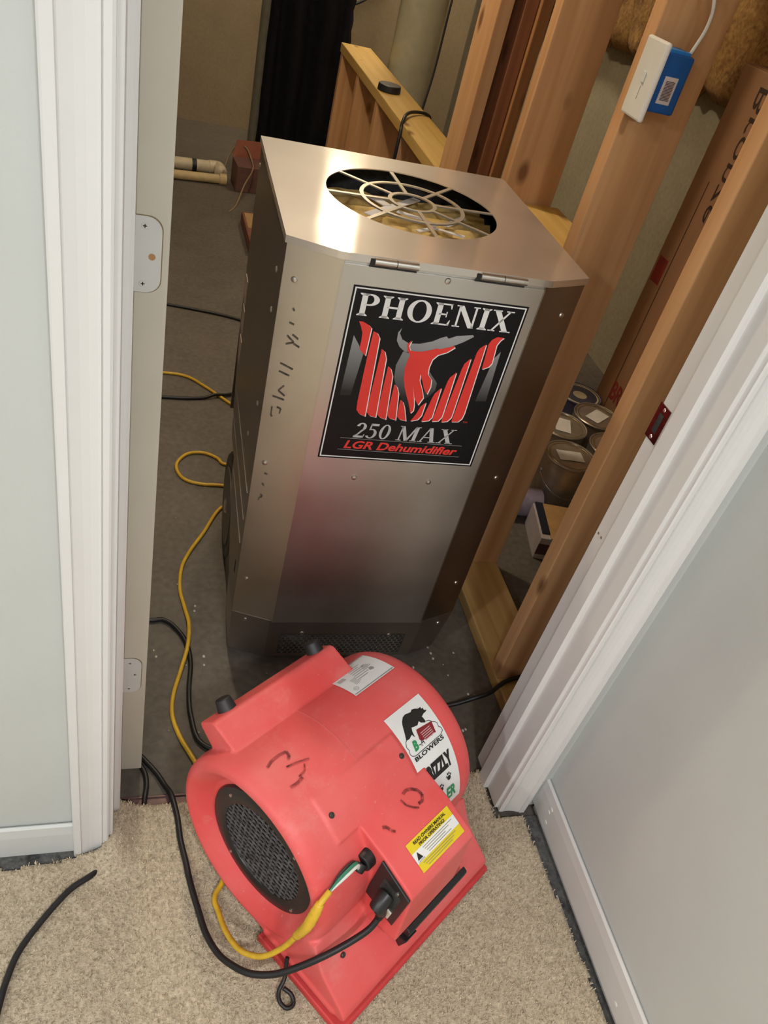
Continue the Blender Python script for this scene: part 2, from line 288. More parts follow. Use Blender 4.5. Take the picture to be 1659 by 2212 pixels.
# door, hinged on the left and swung into the back room
DL = .0098
door = struct(obj('door_1', MB().box(DL, DL+.037, .126, .86, .046, 2.03), M_DOOR, bevel=.0012))
M_LEAF = plain('painted_hinge', (.60,.60,.58), .3, var=.02)
def leaf(z0, z1):
    n = 8; r_ = .0165; pts = [(DL-.006, z0), (DL-.006, z1)]
    for i in range(n+1): a = PI/2 - PI/2*i/n; pts.append((DL+.0285-r_+r_*math.cos(a), z1-r_+r_*math.sin(a)))
    for i in range(n+1): a = -PI/2*i/n; pts.append((DL+.0285-r_+r_*math.cos(a), z0+r_+r_*math.sin(a)))
    h = obj('hinge_leaf', MB().prism(pts, lambda x, z, t: (x, t, z), .1243, .1262), M_LEAF, door)
    ed = [(x+(.0012 if x > 0.0 else 0), z + (.0008 if z > (z0+z1)/2 else -.0008)) for x, z in pts]
    obj('mortise_shadow', MB().prism(ed, lambda x, z, t: (x, t, z), .1255, .1263), plain('mortise', (.22,.16,.09), .8), h)
    for sx, sz in ((.010, z1-.0105), (.0095, z0+.0105)):
        sc = obj('screw', MB().cyl((DL+sx,.1243,sz), (DL+sx,.1236,sz), .0042, .0038, 16), M_LEAF, h)
    return h
def cross(h, x, z):
    obj('screw_slot', MB().box(x-.0022, x+.0022, .1234, .1237, z-.0005, z+.0005).box(x-.0005, x+.0005, .1234, .1237, z-.0022, z+.0022), M_INK, h)
h1 = leaf(1.036, 1.124); cross(h1, DL+.010, 1.1135); cross(h1, DL+.0095, 1.0465)
obj('empty_screw_hole', MB().cyl((DL+.0185,.1245,1.079), (DL+.0185,.1238,1.079), .0038, .0038, 14), plain('bare_wood', (.42,.22,.09), .7), h1)
h2 = leaf(.290, .379); cross(h2, DL+.010, .3685); cross(h2, DL+.0095, .3005); cross(h2, DL+.0185, .338)

# threshold strip
tag(obj('threshold_strip', MB().box(.002, W-.002, .0865, .0895, .0, .006).box(.002, W-.002, .070, .0865, .0, .0025), plain('pink_metal_strip', (.17,.10,.095), .5, metal=.3, var=.25, scale=40)), 'thin pinkish metal carpet edging strip across the doorway', 'strip')

# carpet: thick slab with a lumpy top and separate pile
def carpet_edge_right(y):
    t = min(max((-y-.02)/.40, 0), 1); return .822 + .018*t + .004*mnoise.noise((0, y*26, 3.1))
def carpet_edge_front(x):
    return -.024 - .010*min(max((-x-.06)/.12, 0), 1) + .004*mnoise.noise((x*60, 0, 1.7))
def inside(x, y):
    if x < -.062: return y < carpet_edge_front(x)
    if x < -.022: return y < -.0185
    if x < -.004: return y < -.018 + (x+.022)/.018*.016
    if x < W-.004:
        lim = .066 + .0035*mnoise.noise((x*70, 2, 0)) + (.020*max(0, (x-.5)/.26))
        return y < lim and (x > .006 or y < .045)
    if y > -.024: return False
    return x < carpet_edge_right(y)
def hgt(x, y):
    base = .0135 + .0030*mnoise.noise((x*9, y*9, 0)) + .0015*mnoise.noise((x*70, y*70, 4)) + .0016*mnoise.noise((x*190, y*190, 8))
    lump = .030*math.exp(-((x-.002)/.032)**2)*min(max((y+.075)/.05, 0), 1) if y > -.075 else 0      # pile pushed up round the foot of the left casing
    return max(base, .006) + lump
st = .006; mbc = MB(); idx = {}
def vid(i, j):
    if (i, j) not in idx:
        x, y = i*st, j*st; idx[(i, j)] = len(mbc.v); mbc.v.append((x, y, hgt(x, y)))
    return idx[(i, j)]
for i in range(int(-.42/st), int(.86/st)):
    for j in range(int(-.75/st), int(.10/st)):
        if inside((i+.5)*st, (j+.5)*st): mbc.f.append((vid(i, j), vid(i+1, j), vid(i+1, j+1), vid(i, j+1)))
carpet = obj('carpet', mbc, M_CARPET, smooth=True)
so = carpet.modifiers.new('thick', 'SOLIDIFY'); so.thickness = .007; so.offset = -1
carpet['kind'] = 'stuff'; tag(carpet, 'beige cut-pile carpet with frayed edges at the doorway', 'carpet')
# remaining carpet area out of the frame
obj('backing', MB().box(-2.5, .84, -3.0, -.752, .0, .013).box(-2.5, -.422, -.752, -.03, 0, .013), M_CARPET, carpet)
fb = MB(); cnt = 0
while cnt < 62000:
    x = random.uniform(-.25, .85); y = random.uniform(-.50, .092)
    if not inside(x, y): cnt += 1; continue
    cnt += 1
    edge = not (inside(x+.008, y+.008) and inside(x-.008, y+.008) and inside(x+.008, y-.004))
    L = random.uniform(.004, .0072)*(1.15 if edge else 1.); a = random.uniform(0, 2*PI); w_ = random.uniform(.0005, .0011)
    lean = random.uniform(.1, .8)*L; b = random.uniform(0, 2*PI); z = hgt(x, y)-.002
    dx, dy = math.cos(a)*w_, math.sin(a)*w_; lx, ly = math.cos(b)*lean, math.sin(b)*lean
    n = len(fb.v); fb.v += [(x-dx, y-dy, z), (x+dx, y+dy, z), (x+lx+dx*.8, y+ly+dy*.8, z+L), (x+lx-dx*.8, y+ly-dy*.8, z+L)]; fb.f.append((n, n+1, n+2, n+3))
me = bpy.data.meshes.new('pile'); me.from_pydata(fb.v, [], fb.f); me.materials.append(M_FIBER)
pile = obj('pile', me, M_FIBER, carpet); pile['kind'] = 'stuff'

# ================================================================ framing
SX0, SX1 = .868, 1.006
def board(name, x0, x1, y0, y1, z0, z1, mat, parent, bevel=.002):
    cx, cy, cz = (x0+x1)/2, (y0+y1)/2, (z0+z1)/2
    return obj(name, MB().box(x0-cx, x1-cx, y0-cy, y1-cy, z0-cz, z1-cz), mat, parent, bevel=bevel, loc=(cx, cy, cz))
sw = thing('stud_wall', 'open pine stud wall standing beyond the right door jamb', 'stud wall')
board('bottom_plate', SX0, SX1, .124, 1.66, .0005, .038, M_PLATE, sw, .003)
for y in (.3135, .7145, 1.130):
    board('stud', SX0, SX1, y, y+.040, .0385, 2.44, M_STUD, sw)
board('stud', SX0, .906, 1.500, 1.640, .0385, 2.44, M_STUD, sw)
board('stud', .936, .972, 1.500, 1.640, .0385, 2.44, wood('red_pine', (.33,.13,.06), (.44,.20,.10)), sw)
board('stud', .974, SX1, 1.485, 1.640, .0385, 2.44, wood('red_pine_dark', (.36,.16,.06), (.47,.23,.09)), sw)
board('blocking', SX0+.02, SX1+.02, .757, 1.128, .86, .90, M_TREAT, sw)
board('top_plate', SX0, SX1, .124, 1.66, 2.441, 2.479, M_PLATE, sw)
hw = thing('half_wall', 'waist-high yellow pine half wall frame behind the dehumidifier', 'half wall')
board('top_plate', SX0-.004, SX1, 1.642, 3.36, .762, .80, M_TREAT, hw, .003)
board('bottom_plate', SX0, SX1, 1.662, 3.36, .0005, .038, M_TREAT, hw)
for y in (1.72, 2.11, 2.515, 2.92, 3.315): board('stud', SX0, SX1, y, y+.038, .0385, .7615, M_STUD, hw)
tag(obj('hockey_puck', MB().cyl((.912,2.55,.8005), (.912,2.55,.826), .046, .044, 24), M_BLACK, bevel=.003), 'small round black puck lying on the half wall top plate', 'puck')

# ================================================================ dehumidifier
DX, DY, DYAW, DW, DD, DH, CA, CC = .2294, .4069, -.0167, .522, .519, 1.004, .082, .030
DE = thing('dehumidifier', 'tall stainless steel dehumidifier with black and red front sticker', 'dehumidifier', (DX, DY, 0), DYAW)
M_SIDE = steel('steel_shaded', (.30,.27,.25), .34, (6, 6, 240))  # same steel, dark reflections on sides and right facet put into the colour
M_FACET = steel('steel_lit', (.70,.655,.58), .32, (240, 240, 5))  # same steel, bright warm reflection on the left facet put into the colour
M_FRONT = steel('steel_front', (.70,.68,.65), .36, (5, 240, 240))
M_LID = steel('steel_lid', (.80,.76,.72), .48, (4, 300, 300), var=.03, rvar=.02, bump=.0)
_nt = M_LID.node_tree; _b = _nt.nodes['Principled BSDF']; _b2 = _nt.nodes.new('ShaderNodeBsdfPrincipled'); _b2.inputs['Metallic'].default_value = 1.
_b2.inputs['Base Color'].default_value = (.84,.79,.73,1); _b2.inputs['Roughness'].default_value = .13; _b2.inputs['Anisotropic'].default_value = .7; _b2.inputs['Anisotropic Rotation'].default_value = .25
_tg = _nt.nodes.new('ShaderNodeTangent'); _tg.direction_type = 'UV_MAP'; _tg.uv_map = 'brush'; lk(_nt, _tg.outputs[0], _b2.inputs['Tangent'])
_n = _nt.nodes.new('ShaderNodeTexNoise'); _n.inputs['Scale'].default_value = 4.; _n.inputs['Detail'].default_value = 1.; _bp = _nt.nodes.new('ShaderNodeBump'); _bp.inputs['Strength'].default_value = .2; _bp.inputs['Distance'].default_value = .012
_tc = _nt.nodes.new('ShaderNodeTexCoord'); lk(_nt, _tc.outputs['Object'], _n.inputs['Vector']); lk(_nt, _n.outputs['Fac'], _bp.inputs['Height']); lk(_nt, _bp.outputs['Normal'], _b2.inputs['Normal'])
_mx = _nt.nodes.new('ShaderNodeMixShader'); _mx.inputs[0].default_value = .35; lk(_nt, _b.outputs[0], _mx.inputs[1]); lk(_nt, _b2.outputs[0], _mx.inputs[2]); lk(_nt, _mx.outputs[0], _nt.nodes['Material Output'].inputs[0])
M_HINGE = steel('steel_hinge', (.70,.66,.61), .3, (40, 40, 40))
OUT = [(0, DD), (0, CC), (CA, 0), (DW-CA, 0), (DW, CC), (DW, DD)]
ZS = .152
# upper wrap: left/right sides and facets
def quadwall(name, p, q, z0, z1, mat, th=.003, par=DE):
    p, q = Vector((*p, 0)), Vector((*q, 0)); nrm = Vector(((q-p).y, -(q-p).x, 0)).normalized()
    a = [p, q, q - nrm*th, p - nrm*th]
    return obj(name, MB().prism([(v.x, v.y) for v in a], lambda x, y, t: (x, y, t), z0, z1), mat, par, bevel=.0008)
# side panels follow the wheel cut-out
side = [(CC, .1525), (.150, .1525), (.185, .17), (.325, .30), (.325, .352), (.412, .347), (.452, .42), (DD, .60), (DD, .992), (CC, .992)]
for x0, x1 in ((0, .003), (DW-.003, DW)):
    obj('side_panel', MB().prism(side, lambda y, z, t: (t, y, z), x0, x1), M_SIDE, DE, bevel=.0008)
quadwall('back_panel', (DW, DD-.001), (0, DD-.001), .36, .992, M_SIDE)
obj('inner_frame', MB().box(.01, DW-.01, .10, .33, .03, .36).box(.01, DW-.01, .06, DD-.01, .36, .80), M_BLKPL, DE)
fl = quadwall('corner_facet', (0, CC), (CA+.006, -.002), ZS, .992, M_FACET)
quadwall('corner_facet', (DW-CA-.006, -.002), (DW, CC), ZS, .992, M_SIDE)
quadwall('front_frame', (CA, .0015), (DW-CA, .0015), ZS, .992, M_FRONT)
fp = obj('front_panel', MB().box(.0855, DW-.0855, -.0015, .0012, .147, .985), M_FRONT, DE, bevel=.0006)
# skirt, tapering in towards the floor
IN = .016
sk_t = [(0, .15), (0, CC), (CA, 0), (DW-CA, 0), (DW, CC), (DW, .15)]
sk_b = [(.004, .15), (.004, CC+.004), (CA+.002, .006), (DW-CA-.004, .006), (DW-IN, CC+.006), (DW-IN, .15)]
obj('skirt', MB().rings([[(x, y, .022) for x, y in sk_b], [(x, y, ZS) for x, y in sk_t]]), steel('steel_skirt', (.42,.38,.35), .38, (5, 200, 200)), DE, bevel=.001)
# hex grille on the skirt
def skirt_y(z): return .006*(ZS-z)/(ZS-.022)
gb = MB()
for (u0, u1, z0, z1) in ((.111, .409, .034, .103),):
    gb.add([(u0, skirt_y(z0)-.0006, z0), (u1, skirt_y(z0)-.0006, z0), (u1, skirt_y(z1)-.0006, z1), (u0, skirt_y(z1)-.0006, z1)], [(0, 1, 2, 3)])
gr = obj('grille', gb, M_DARK, DE)
hx = MB(); p_ = .0125; row = 0; zz = .039
while zz < .101:
    uu = .118 + (p_/2 if row % 2 else 0)
    while uu < .405:
        o_, i_ = [], []
        for k in range(6):
            a = PI/6 + PI/3*k; o_.append((uu + p_/math.sqrt(3)*math.cos(a), skirt_y(zz)-.0016, zz + p_/math.sqrt(3)*.78*math.sin(a))); i_.append((uu + p_/math.sqrt(3)*.80*math.cos(a), skirt_y(zz)-.0016, zz + p_/math.sqrt(3)*.78*.80*math.sin(a)))
        n = len(hx.v); hx.v += o_ + i_
        for k in range(6): hx.f.append((n+k, n+(k+1) % 6, n+6+(k+1) % 6, n+6+k))
        uu += p_
    zz += p_*.78*.866; row += 1
hm = obj('hex_mesh', hx, steel('steel_mesh', (.62,.58,.54), .4, (50,50,50)), gr); hm['kind'] = 'stuff'
# lid with the round opening
LC, LR = (.259, .276), .163
N = 96; outer = []; lidp = [(-.003, DD+.003), (-.003, CC-.001), (CA-.001, -.006), (DW-CA+.001, -.006), (DW+.003, CC-.001), (DW+.003, DD+.003)]
def hit(ang):
    dx, dy = math.cos(ang), math.sin(ang); best = 9
    for i in range(6):
        (x1, y1), (x2, y2) = lidp[i], lidp[(i+1) % 6]; ex, ey = x2-x1, y2-y1; den = dx*ey - dy*ex
        if abs(den) < 1e-9: continue
        t = ((x1-LC[0])*ey - (y1-LC[1])*ex)/den; s = ((x1-LC[0])*dy - (y1-LC[1])*dx)/den
        if t > 0 and -1e-6 <= s <= 1+1e-6: best = min(best, t)
    return best
angs = sorted([2*PI*i/N for i in range(N)] + [math.atan2(y-LC[1], x-LC[0]) % (2*PI) for x, y in lidp])
ro, ri = [], []
for a in angs:
    t = hit(a); ro.append((LC[0]+math.cos(a)*t, LC[1]+math.sin(a)*t)); ri.append((LC[0]+math.cos(a)*LR, LC[1]+math.sin(a)*LR))
lb = MB().rings([[(x, y, DH-.002) for x, y in ri], [(x, y, DH) for x, y in ri], [(x, y, DH) for x, y in ro], [(x, y, DH-.012) for x, y in ro], [(x, y, DH-.012) for x, y in [((x-LC[0])*.985+LC[0], (y-LC[1])*.985+LC[1]) for x, y in ro]], [(x, y, DH-.002) for x, y in [((x-LC[0])*.985+LC[0], (y-LC[1])*.985+LC[1]) for x, y in ro]]], closed=True)
lid = obj('lid', lb, M_LID, DE, smooth=30)
uvl = lid.data.uv_layers.new(name='brush')
for lp in lid.data.loops:
    co = lid.data.vertices[lp.vertex_index].co; uvl.data[lp.index].uv = (co.x, co.y + co.z*.01)
def flat_ring(mb, cx, cy, r0, r1, z0, z1, n=64):
    mb.rings([[(cx+rr*math.cos(2*PI*i/n), cy+rr*math.sin(2*PI*i/n), z) for i in range(n)] for rr, z in ((r0, z0), (r1, z0), (r1, z1), (r0, z1))], closed=True)
M_GRID = plain('pale_steel_wire', (.62,.57,.47), .35, metal=.7, var=.05)
for rr in (.043, .097):
    g = MB(); flat_ring(g, *LC, rr-.0038, rr+.0038, DH-.003, DH-.0005); obj('guard_ring', g, M_GRID, lid, smooth=30)
for k in range(8):
    a = PI/4*k + .05; ca, sa = math.cos(a), math.sin(a); w_ = .0038
    r0, r1 = .044, LR+.001
    obj('guard_spoke', MB().prism([(LC[0]+ca*r0-sa*w_, LC[1]+sa*r0+ca*w_), (LC[0]+ca*r0+sa*w_, LC[1]+sa*r0-ca*w_), (LC[0]+ca*r1+sa*w_, LC[1]+sa*r1-ca*w_), (LC[0]+ca*r1-sa*w_, LC[1]+sa*r1+ca*w_)], lambda x, y, t: (x, y, t), DH-.003, DH-.0006), M_GRID, lid)
# pleated filter and straps under the opening
pf = MB(); n = 34; rows = []
for i in range(n+1):
    y = .20 + .27*i/n; z = .938 + .006*math.sin(i*1.15) + .002*mnoise.noise((i*.7, 0, 0))
    rows.append([(.05+.42*q/16, y + .008*math.sin(q*.8+i*.1), z + .005*mnoise.noise((q*.9, i*.5, 3))) for q in range(17)])
for r_ in rows: pf.v += r_
for i in range(n):
    for q in range(16): a = i*17+q; pf.f.append((a, a+1, a+18, a+17))
fl_ = obj('filter', pf, plain('filter_tan', (.60,.42,.15), .8, var=.22, scale=30, bump=.3), DE, smooth=True)
M_STRAP = plain('white_strap', (.74,.73,.74), .5)
for pts, w_ in (([(.221,.433),(.244,.386)], .011), ([(.192,.324),(.322,.453)], .009), ([(.262,.368),(.313,.336),(.331,.315)], .007), ([(.283,.277),(.328,.304),(.379,.278)], .005), ([(.353,.327),(.406,.383)], .007)):
    sb = MB()
    for a, c in zip(pts[:-1], pts[1:]):
        p0, p1 = Vector((*a, .950)), Vector((*c, .952)); s_ = Vector((-(p1-p0).y, (p1-p0).x, 0)).normalized()*w_
        q = [p0-s_, p0+s_, p1+s_, p1-s_]; q += [v+Vector((0,0,.002)) for v in q]
        sb.add(q, [(0,1,2,3),(4,5,6,7),(0,1,5,4),(1,2,6,5),(2,3,7,6),(3,0,4,7)])
    obj('strap', sb, M_STRAP, DE)
obj('fan_shroud', MB().box(.03, DW-.03, .05, .505, .82, .925), M_BLKPL, DE, bevel=.01)
obj('inner_back', MB().box(.005, DW-.005, .505, .512, .40, .985), M_DARK, DE)
# lid hinges
for u0, u1 in ((.133, .205), (.312, .394)):
    h = obj('lid_hinge', MB().cyl((u0, -.009, DH-.007), ((u0+u1)/2-.0006, -.009, DH-.007), .0062, n=14).cyl(((u0+u1)/2+.0006, -.009, DH-.007), (u1, -.009, DH-.007), .0062, n=14), M_HINGE, DE, smooth=40)
    obj('hinge_recess', MB().box(u0-.006, u1, -.0063, -.004, DH-.018, DH-.004), M_DARK, h)
# screws
def screw(x, y, z, nx, ny, nz=0, r=.0056, par=DE, name='screw'):
    nv = Vector((nx, ny, nz)).normalized(); p = Vector((x, y, z))
    mb = MB(); mb.cyl(p-nv*.0005, p+nv*.0018, r, r*.8, 14); mb.cyl(p+nv*.0018, p+nv*.0026, r*.8, r*.35, 14)
    return obj(name, mb, M_METAL, par, smooth=40)
for u, z in ((.262,.978),(.189,.565),(.341,.564)): screw(u, -.002, z, 0, -1)
for u, z in ((.16,.109),(.368,.102)): screw(u, .0005, z, 0, -1)
for u, z in ((.019,.936),(.019,.569),(.019,.259),(.03,.135)): screw(u, CC*(1-u/CA)-.0005, z, -CC, -CA)
for u, z in ((.495,.935),(.493,.569),(.497,.26),(.49,.125)): screw(u, CC*(1-(DW-u)/CA)-.0005, z, CC, -CA)
for y, z in ((.09,.92),(.085,.85),(.085,.659),(.15,.544),(.495,.955)): screw(-.0005, y, z, -1, 0)
obj('latch_slot', MB().box(-.0006, .002, .068, .078, .228, .262), M_DARK, DE)
# side handle recess lips and stickers on the left side
for z in (.47, .40, .335): obj('side_seam', MB().box(-.0016, .0005, CC+.02, .44 if z > .36 else .30, z, z+.0012), M_SIDE, DE)
for k, z in enumerate((.665, .60, .53)): obj('side_label', MB().box(-.0012, .0005, .462-.01*k, .505-.012*k, z, z+.055), plain('pink_label', (.55,.45,.42), .5), DE)
# wheels
def wheel(x0, x1):
    w_ = obj('wheel', MB().lathe([(x0, .03), (x0, .085), (x0+.004, .105), (x0, .112), (x0+.002, .132), (x0+.008, .1395), ((x0+x1)/2, .1425), (x1-.008, .1395), (x1-.002, .132), (x1, .112), (x1, .03)], lambda a, b, c: (a, .395+b, .143+c), 40), M_BLACK, DE, smooth=40)
    obj('wheel_rim', MB().lathe([(x0-.001, .012), (x0-.001, .10), (x0+.006, .10), (x0+.006, .012)], lambda a, b, c: (a, .395+b, .143+c), 32), plain('grey_rim', (.13,.12,.115), .5), w_, smooth=40)
    obj('hub_cap', MB().lathe([(x0-.006, .004), (x0-.005, .016), (x0, .020)], lambda a, b, c: (a, .395+b, .143+c), 20), M_METAL, w_, smooth=40)
wheel(.006, .052); wheel(DW-.052, DW-.006)
obj('axle', MB().cyl((.03,.395,.143), (DW-.03,.395,.143), .009), M_METAL, DE)
for hx_ in (.06, DW-.06): obj('handle', MB().tube(spline([(hx_,DD,.95),(hx_,DD+.05,.93),(hx_,DD+.055,.80),(hx_,DD,.78)]), .01), M_BLKPL, DE, smooth=True)

# faded marker strokes on the left facet
mk = MB()
def facet_pt(u, z, off=.0008): return (u - off*.34, CC*(1-u/CA) - off*.94 - .0006, z)
def stroke(pts, w_=.0024):
    for (a, b) in zip(pts[:-1], pts[1:]):
        du, dz = b[0]-a[0], b[1]-a[1]; L = math.hypot(du, dz) or 1; nu, nz = -dz/L*w_*.5, du/L*w_*.5
        mk.poly([facet_pt(a[0]-nu, a[1]-nz), facet_pt(a[0]+nu, a[1]+nz), facet_pt(b[0]+nu, b[1]+nz), facet_pt(b[0]-nu, b[1]-nz)])
for s_ in ([(.022,.862),(.030,.860)],[(.024,.888),(.027,.884)],[(.022,.838),(.034,.828),(.022,.822)],[(.030,.842),(.040,.836)],[(.034,.826),(.044,.822)],[(.018,.784),(.040,.778)],[(.018,.768),(.036,.764)],[(.030,.742),(.022,.730),(.034,.722)],[(.014,.716),(.034,.714)],[(.016,.694),(.016,.676),(.019,.674)],[(.024,.696),(.031,.694),(.030,.684)],[(.021,.545),(.027,.544)],[(.020,.520),(.024,.515)],[(.020,.493),(.024,.488),(.019,.484),(.018,.478)]): stroke(s_)
mw = obj('marker_writing', mk, plain('faded_marker', (.10,.085,.06), .6, var=.5, scale=300), DE)

mw['kind'] = 'stuff'

# ================================================================ printing helpers
def text2d(body, x0, y0, w, h, shear=0., bold=0., res=3):
    """lettering as flat triangles fitted to the box x0,y0,w,h"""
    cu = bpy.data.curves.new('txt', 'FONT'); cu.body = body; cu.shear = shear; cu.offset = bold; cu.resolution_u = res; cu.fill_mode = 'FRONT'
    o = bpy.data.objects.new('txt', cu); COL.objects.link(o)
    dg = bpy.context.evaluated_depsgraph_get(); ev = o.evaluated_get(dg); me = ev.to_mesh()
    v = [(p.co.x, p.co.y) for p in me.vertices]; f = [tuple(p.vertices) for p in me.polygons]
    ev.to_mesh_clear(); bpy.data.objects.remove(o); bpy.data.curves.remove(cu)
    if not v: return [], []
    xa, xb = min(p[0] for p in v), max(p[0] for p in v); ya, yb = min(p[1] for p in v), max(p[1] for p in v)
    return [(x0+(p[0]-xa)/(xb-xa)*w, y0+(p[1]-ya)/(yb-ya)*h) for p in v], f
def put(mb, vf, fn, layer=0): mb.add([fn(x, y, layer) for x, y in vf[0]], vf[1])
def rect(x0, y0, x1, y1): return ([(x0,y0),(x1,y0),(x1,y1),(x0,y1)], [(0,1,2,3)])
def pol(p): return (list(p), [tuple(range(len(p)))])
def frame(x0, y0, x1, y1, t):
    return ([(x0,y0),(x1,y0),(x1,y1),(x0,y1),(x0+t,y0+t),(x1-t,y0+t),(x1-t,y1-t),(x0+t,y1-t)], [(0,1,5,4),(1,2,6,5),(2,3,7,6),(3,0,4,7)])
def arc_ring(cx, cy, rx, ry, tx, ty, a0=0, a1=360, n=28):
    v, f = [], []
    for i in range(n+1):
        a = math.radians(a0+(a1-a0)*i/n); v += [(cx+rx*math.cos(a), cy+ry*math.sin(a)), (cx+(rx-tx)*math.cos(a), cy+(ry-ty)*math.sin(a))]
    for i in range(n): f.append((2*i, 2*i+2, 2*i+3, 2*i+1))
    return v, f
# roman serif capitals and figures, unit cap height: lists of (verts, faces) and a width
S, T, SE, SH = .19, .075, .085, .055
def stem(x, s=S, top=True, bot=True, l=SE, r=SE):
    o = [rect(x, 0, x+s, 1)]
    if top: o.append(pol([(x-l,1),(x-l,1-SH*.7),(x,1-SH*2),(x+s,1-SH*2),(x+s+r,1-SH*.7),(x+s+r,1)]))
    if bot: o.append(pol([(x-l,0),(x+s+r,0),(x+s+r,SH*.7),(x+s,SH*2),(x,SH*2),(x-l,SH*.7)]))
    return o
def serif(x0, x1, y, up): return rect(x0, y-SH if up else y, x1, y if up else y+SH)
def diag(xa, ya, xb, yb, t): return pol([(xa,ya),(xa+t,ya),(xb+t,yb),(xb,yb)])
def glyph(c):
    if c == 'I': return stem(.09), .37
    if c == 'P': return stem(.09) + [arc_ring(.36,.735,.34,.265,.19,.07,-90,90,16), rect(.2,.93,.36,1), rect(.2,.47,.36,.54)], .74
    if c == 'H': return stem(.09) + stem(.58) + [rect(.2,.46,.62,.55)], .86
    if c == 'O': return [arc_ring(.45,.5,.43,.52,.19,.07)], .90
    if c == 'E': return stem(.09, r=.0) + [rect(.2,.93,.62,1), rect(.2,0,.64,.07), rect(.2,.47,.50,.54), pol([(.62,1),(.55,1),(.55,.93),(.59,.76),(.62,.76)]), pol([(.64,0),(.56,0),(.56,.07),(.63,.26),(.66,.26)]), rect(.46,.38,.50,.63)], .72
    if c == 'N': return [rect(.10,0,.175,1), rect(.70,0,.775,1), diag(.05,1,.60,0,.20), serif(0,.28,0,False), serif(.62,.86,1,True), serif(0,.2,1,True)], .88
    if c == 'X': return [diag(.05,1,.55,0,.22), pol([(.62,1),(.70,1),(.17,0),(.08,0)]), serif(0,.34,1,True), serif(.50,.80,1,True), serif(0,.27,0,False), serif(.46,.86,0,False)], .86
    if c == 'M': return [rect(.10,0,.17,1), rect(.80,0,.98,1), diag(.05,1,.43,0,.18), pol([(.80,1),(.90,1),(.58,0),(.48,0)]), serif(0,.27,0,False), serif(.72,1.06,0,False), serif(0,.2,1,True), serif(.8,1.06,1,True)], 1.06
    if c == 'A': return [pol([(.40,1),(.47,1),(.17,0),(.09,0)]), diag(.36,1,.66,0,.20), rect(.22,.30,.64,.37), serif(0,.26,0,False), serif(.56,.94,0,False)], .94
    if c == '0': return [arc_ring(.28,.5,.27,.5,.14,.06)], .56
    if c == '2': return [arc_ring(.27,.72,.25,.28,.15,.07,-35,170,16), pol([(.33,.56),(.48,.58),(.20,.15),(.02,.10),(.02,.0)]), rect(.02,0,.52,.14), pol([(.52,0),(.46,0),(.5,.24),(.55,.24)])], .57
    if c == '5': return [arc_ring(.22,.32,.28,.33,.15,.07,-150,115,18), rect(.08,.85,.48,1), pol([(.08,1),(.15,1),(.15,.58),(.08,.53)])], .55
def serif_text(mb, s, x0, y0, w, h, fn, layer, shear=0., gap=.05):
    tot = 0; g = []
    for c in s:
        if c == ' ': tot += .34; continue
        shp, wd = glyph(c); g.append((tot, shp)); tot += wd+gap
    k = w/(tot-gap)
    for x, shp in g:
        for v, f in shp: put(mb, ([(x0+(x+p[0])*k + shear*p[1]*h, y0+p[1]*h) for p in v], f), fn, layer)

# ================================================================ front sticker
def SF(u, z, l=0): return (.11+u/1000., -.0019-.00022*l, .609+z/1000.)
stk = obj('sticker', MB().add([SF(0,0),SF(308,0),SF(308,343),SF(0,343),(.11,-.0014,.609),(.418,-.0014,.609),(.418,-.0014,.952),(.11,-.0014,.952)], [(0,1,2,3),(0,1,5,4),(1,2,6,5),(2,3,7,6),(3,0,4,7)]), plain('sticker_black', (.008,.008,.009), .35, var=.05, spec=.25), DE)
stk['label'] = 'black rectangular sticker with a red bird emblem'
def layer(name, mat, par=stk): 
    return lambda mb: obj(name, mb, mat, par)
mb = MB(); put(mb, frame(3.2,3.0,304.8,340,2.4), SF, 1); obj('white_border', mb, M_WHITE, stk)
mb = MB(); serif_text(mb, 'PHOENIX', 13.5, 291.5, 275, 39.5, SF, 2); obj('phoenix_lettering', mb, M_WHITE, stk)
mb = MB(); serif_text(mb, '250 MAX', 56, 50, 196, 33, SF, 2, shear=.12); obj('model_lettering', mb, plain('silver_print', (.52,.52,.53), .35, var=.1, scale=60), stk)
M_RED = plain('red_print', (.80,.045,.035), .38, var=.04)
mb = MB(); put(mb, text2d('LGR Dehumidifier', 44, 24.2, 224, 18.5, shear=.25, bold=.028), SF, 2); obj('product_lettering', mb, M_RED, stk); mb = MB(); put(mb, text2d('TM', 259, 99.5, 9, 4), SF, 2); obj('trade_mark', mb, M_RED, stk)
mb = MB(); put(mb, rect(34,46.6,274,47.5), SF, 1); put(mb, rect(34,20.6,276,21.5), SF, 1); obj('thin_rules', mb, M_LINE, stk)
# grey shading print fades downward
mg, nt, b = nodes('grey_fade_print'); b.inputs['Roughness'].default_value = .35
tc = nt.nodes.new('ShaderNodeTexCoord'); sx = nt.nodes.new('ShaderNodeSeparateXYZ'); lk(nt, tc.outputs['Object'], sx.inputs[0])
mr = nt.nodes.new('ShaderNodeMapRange'); mr.inputs['From Min'].default_value = .755; mr.inputs['From Max'].default_value = .875; lk(nt, sx.outputs['Z'], mr.inputs['Value'])
cr = nt.nodes.new('ShaderNodeValToRGB'); cr.color_ramp.elements[0].color = (.012,.012,.013,1); cr.color_ramp.elements[1].color = (.34,.34,.35,1); lk(nt, mr.outputs['Result'], cr.inputs[0]); lk(nt, cr.outputs[0], b.inputs['Base Color'])
mb = MB()
for p in LOGO_GREY: put(mb, pol(p), SF, 1)
obj('emblem_shadow', mb, mg, stk)
def slim(p, i):
    if i in (0, 1, 7): return p
    cx = sum(q[0] for q in p)/len(p); return [(cx+(q[0]-cx)*.86-(.6 if i < 7 else -.2), q[1]) for q in p]
LOGO_RED = [slim(p, i) for i, p in enumerate(LOGO_RED)]
mb = MB()
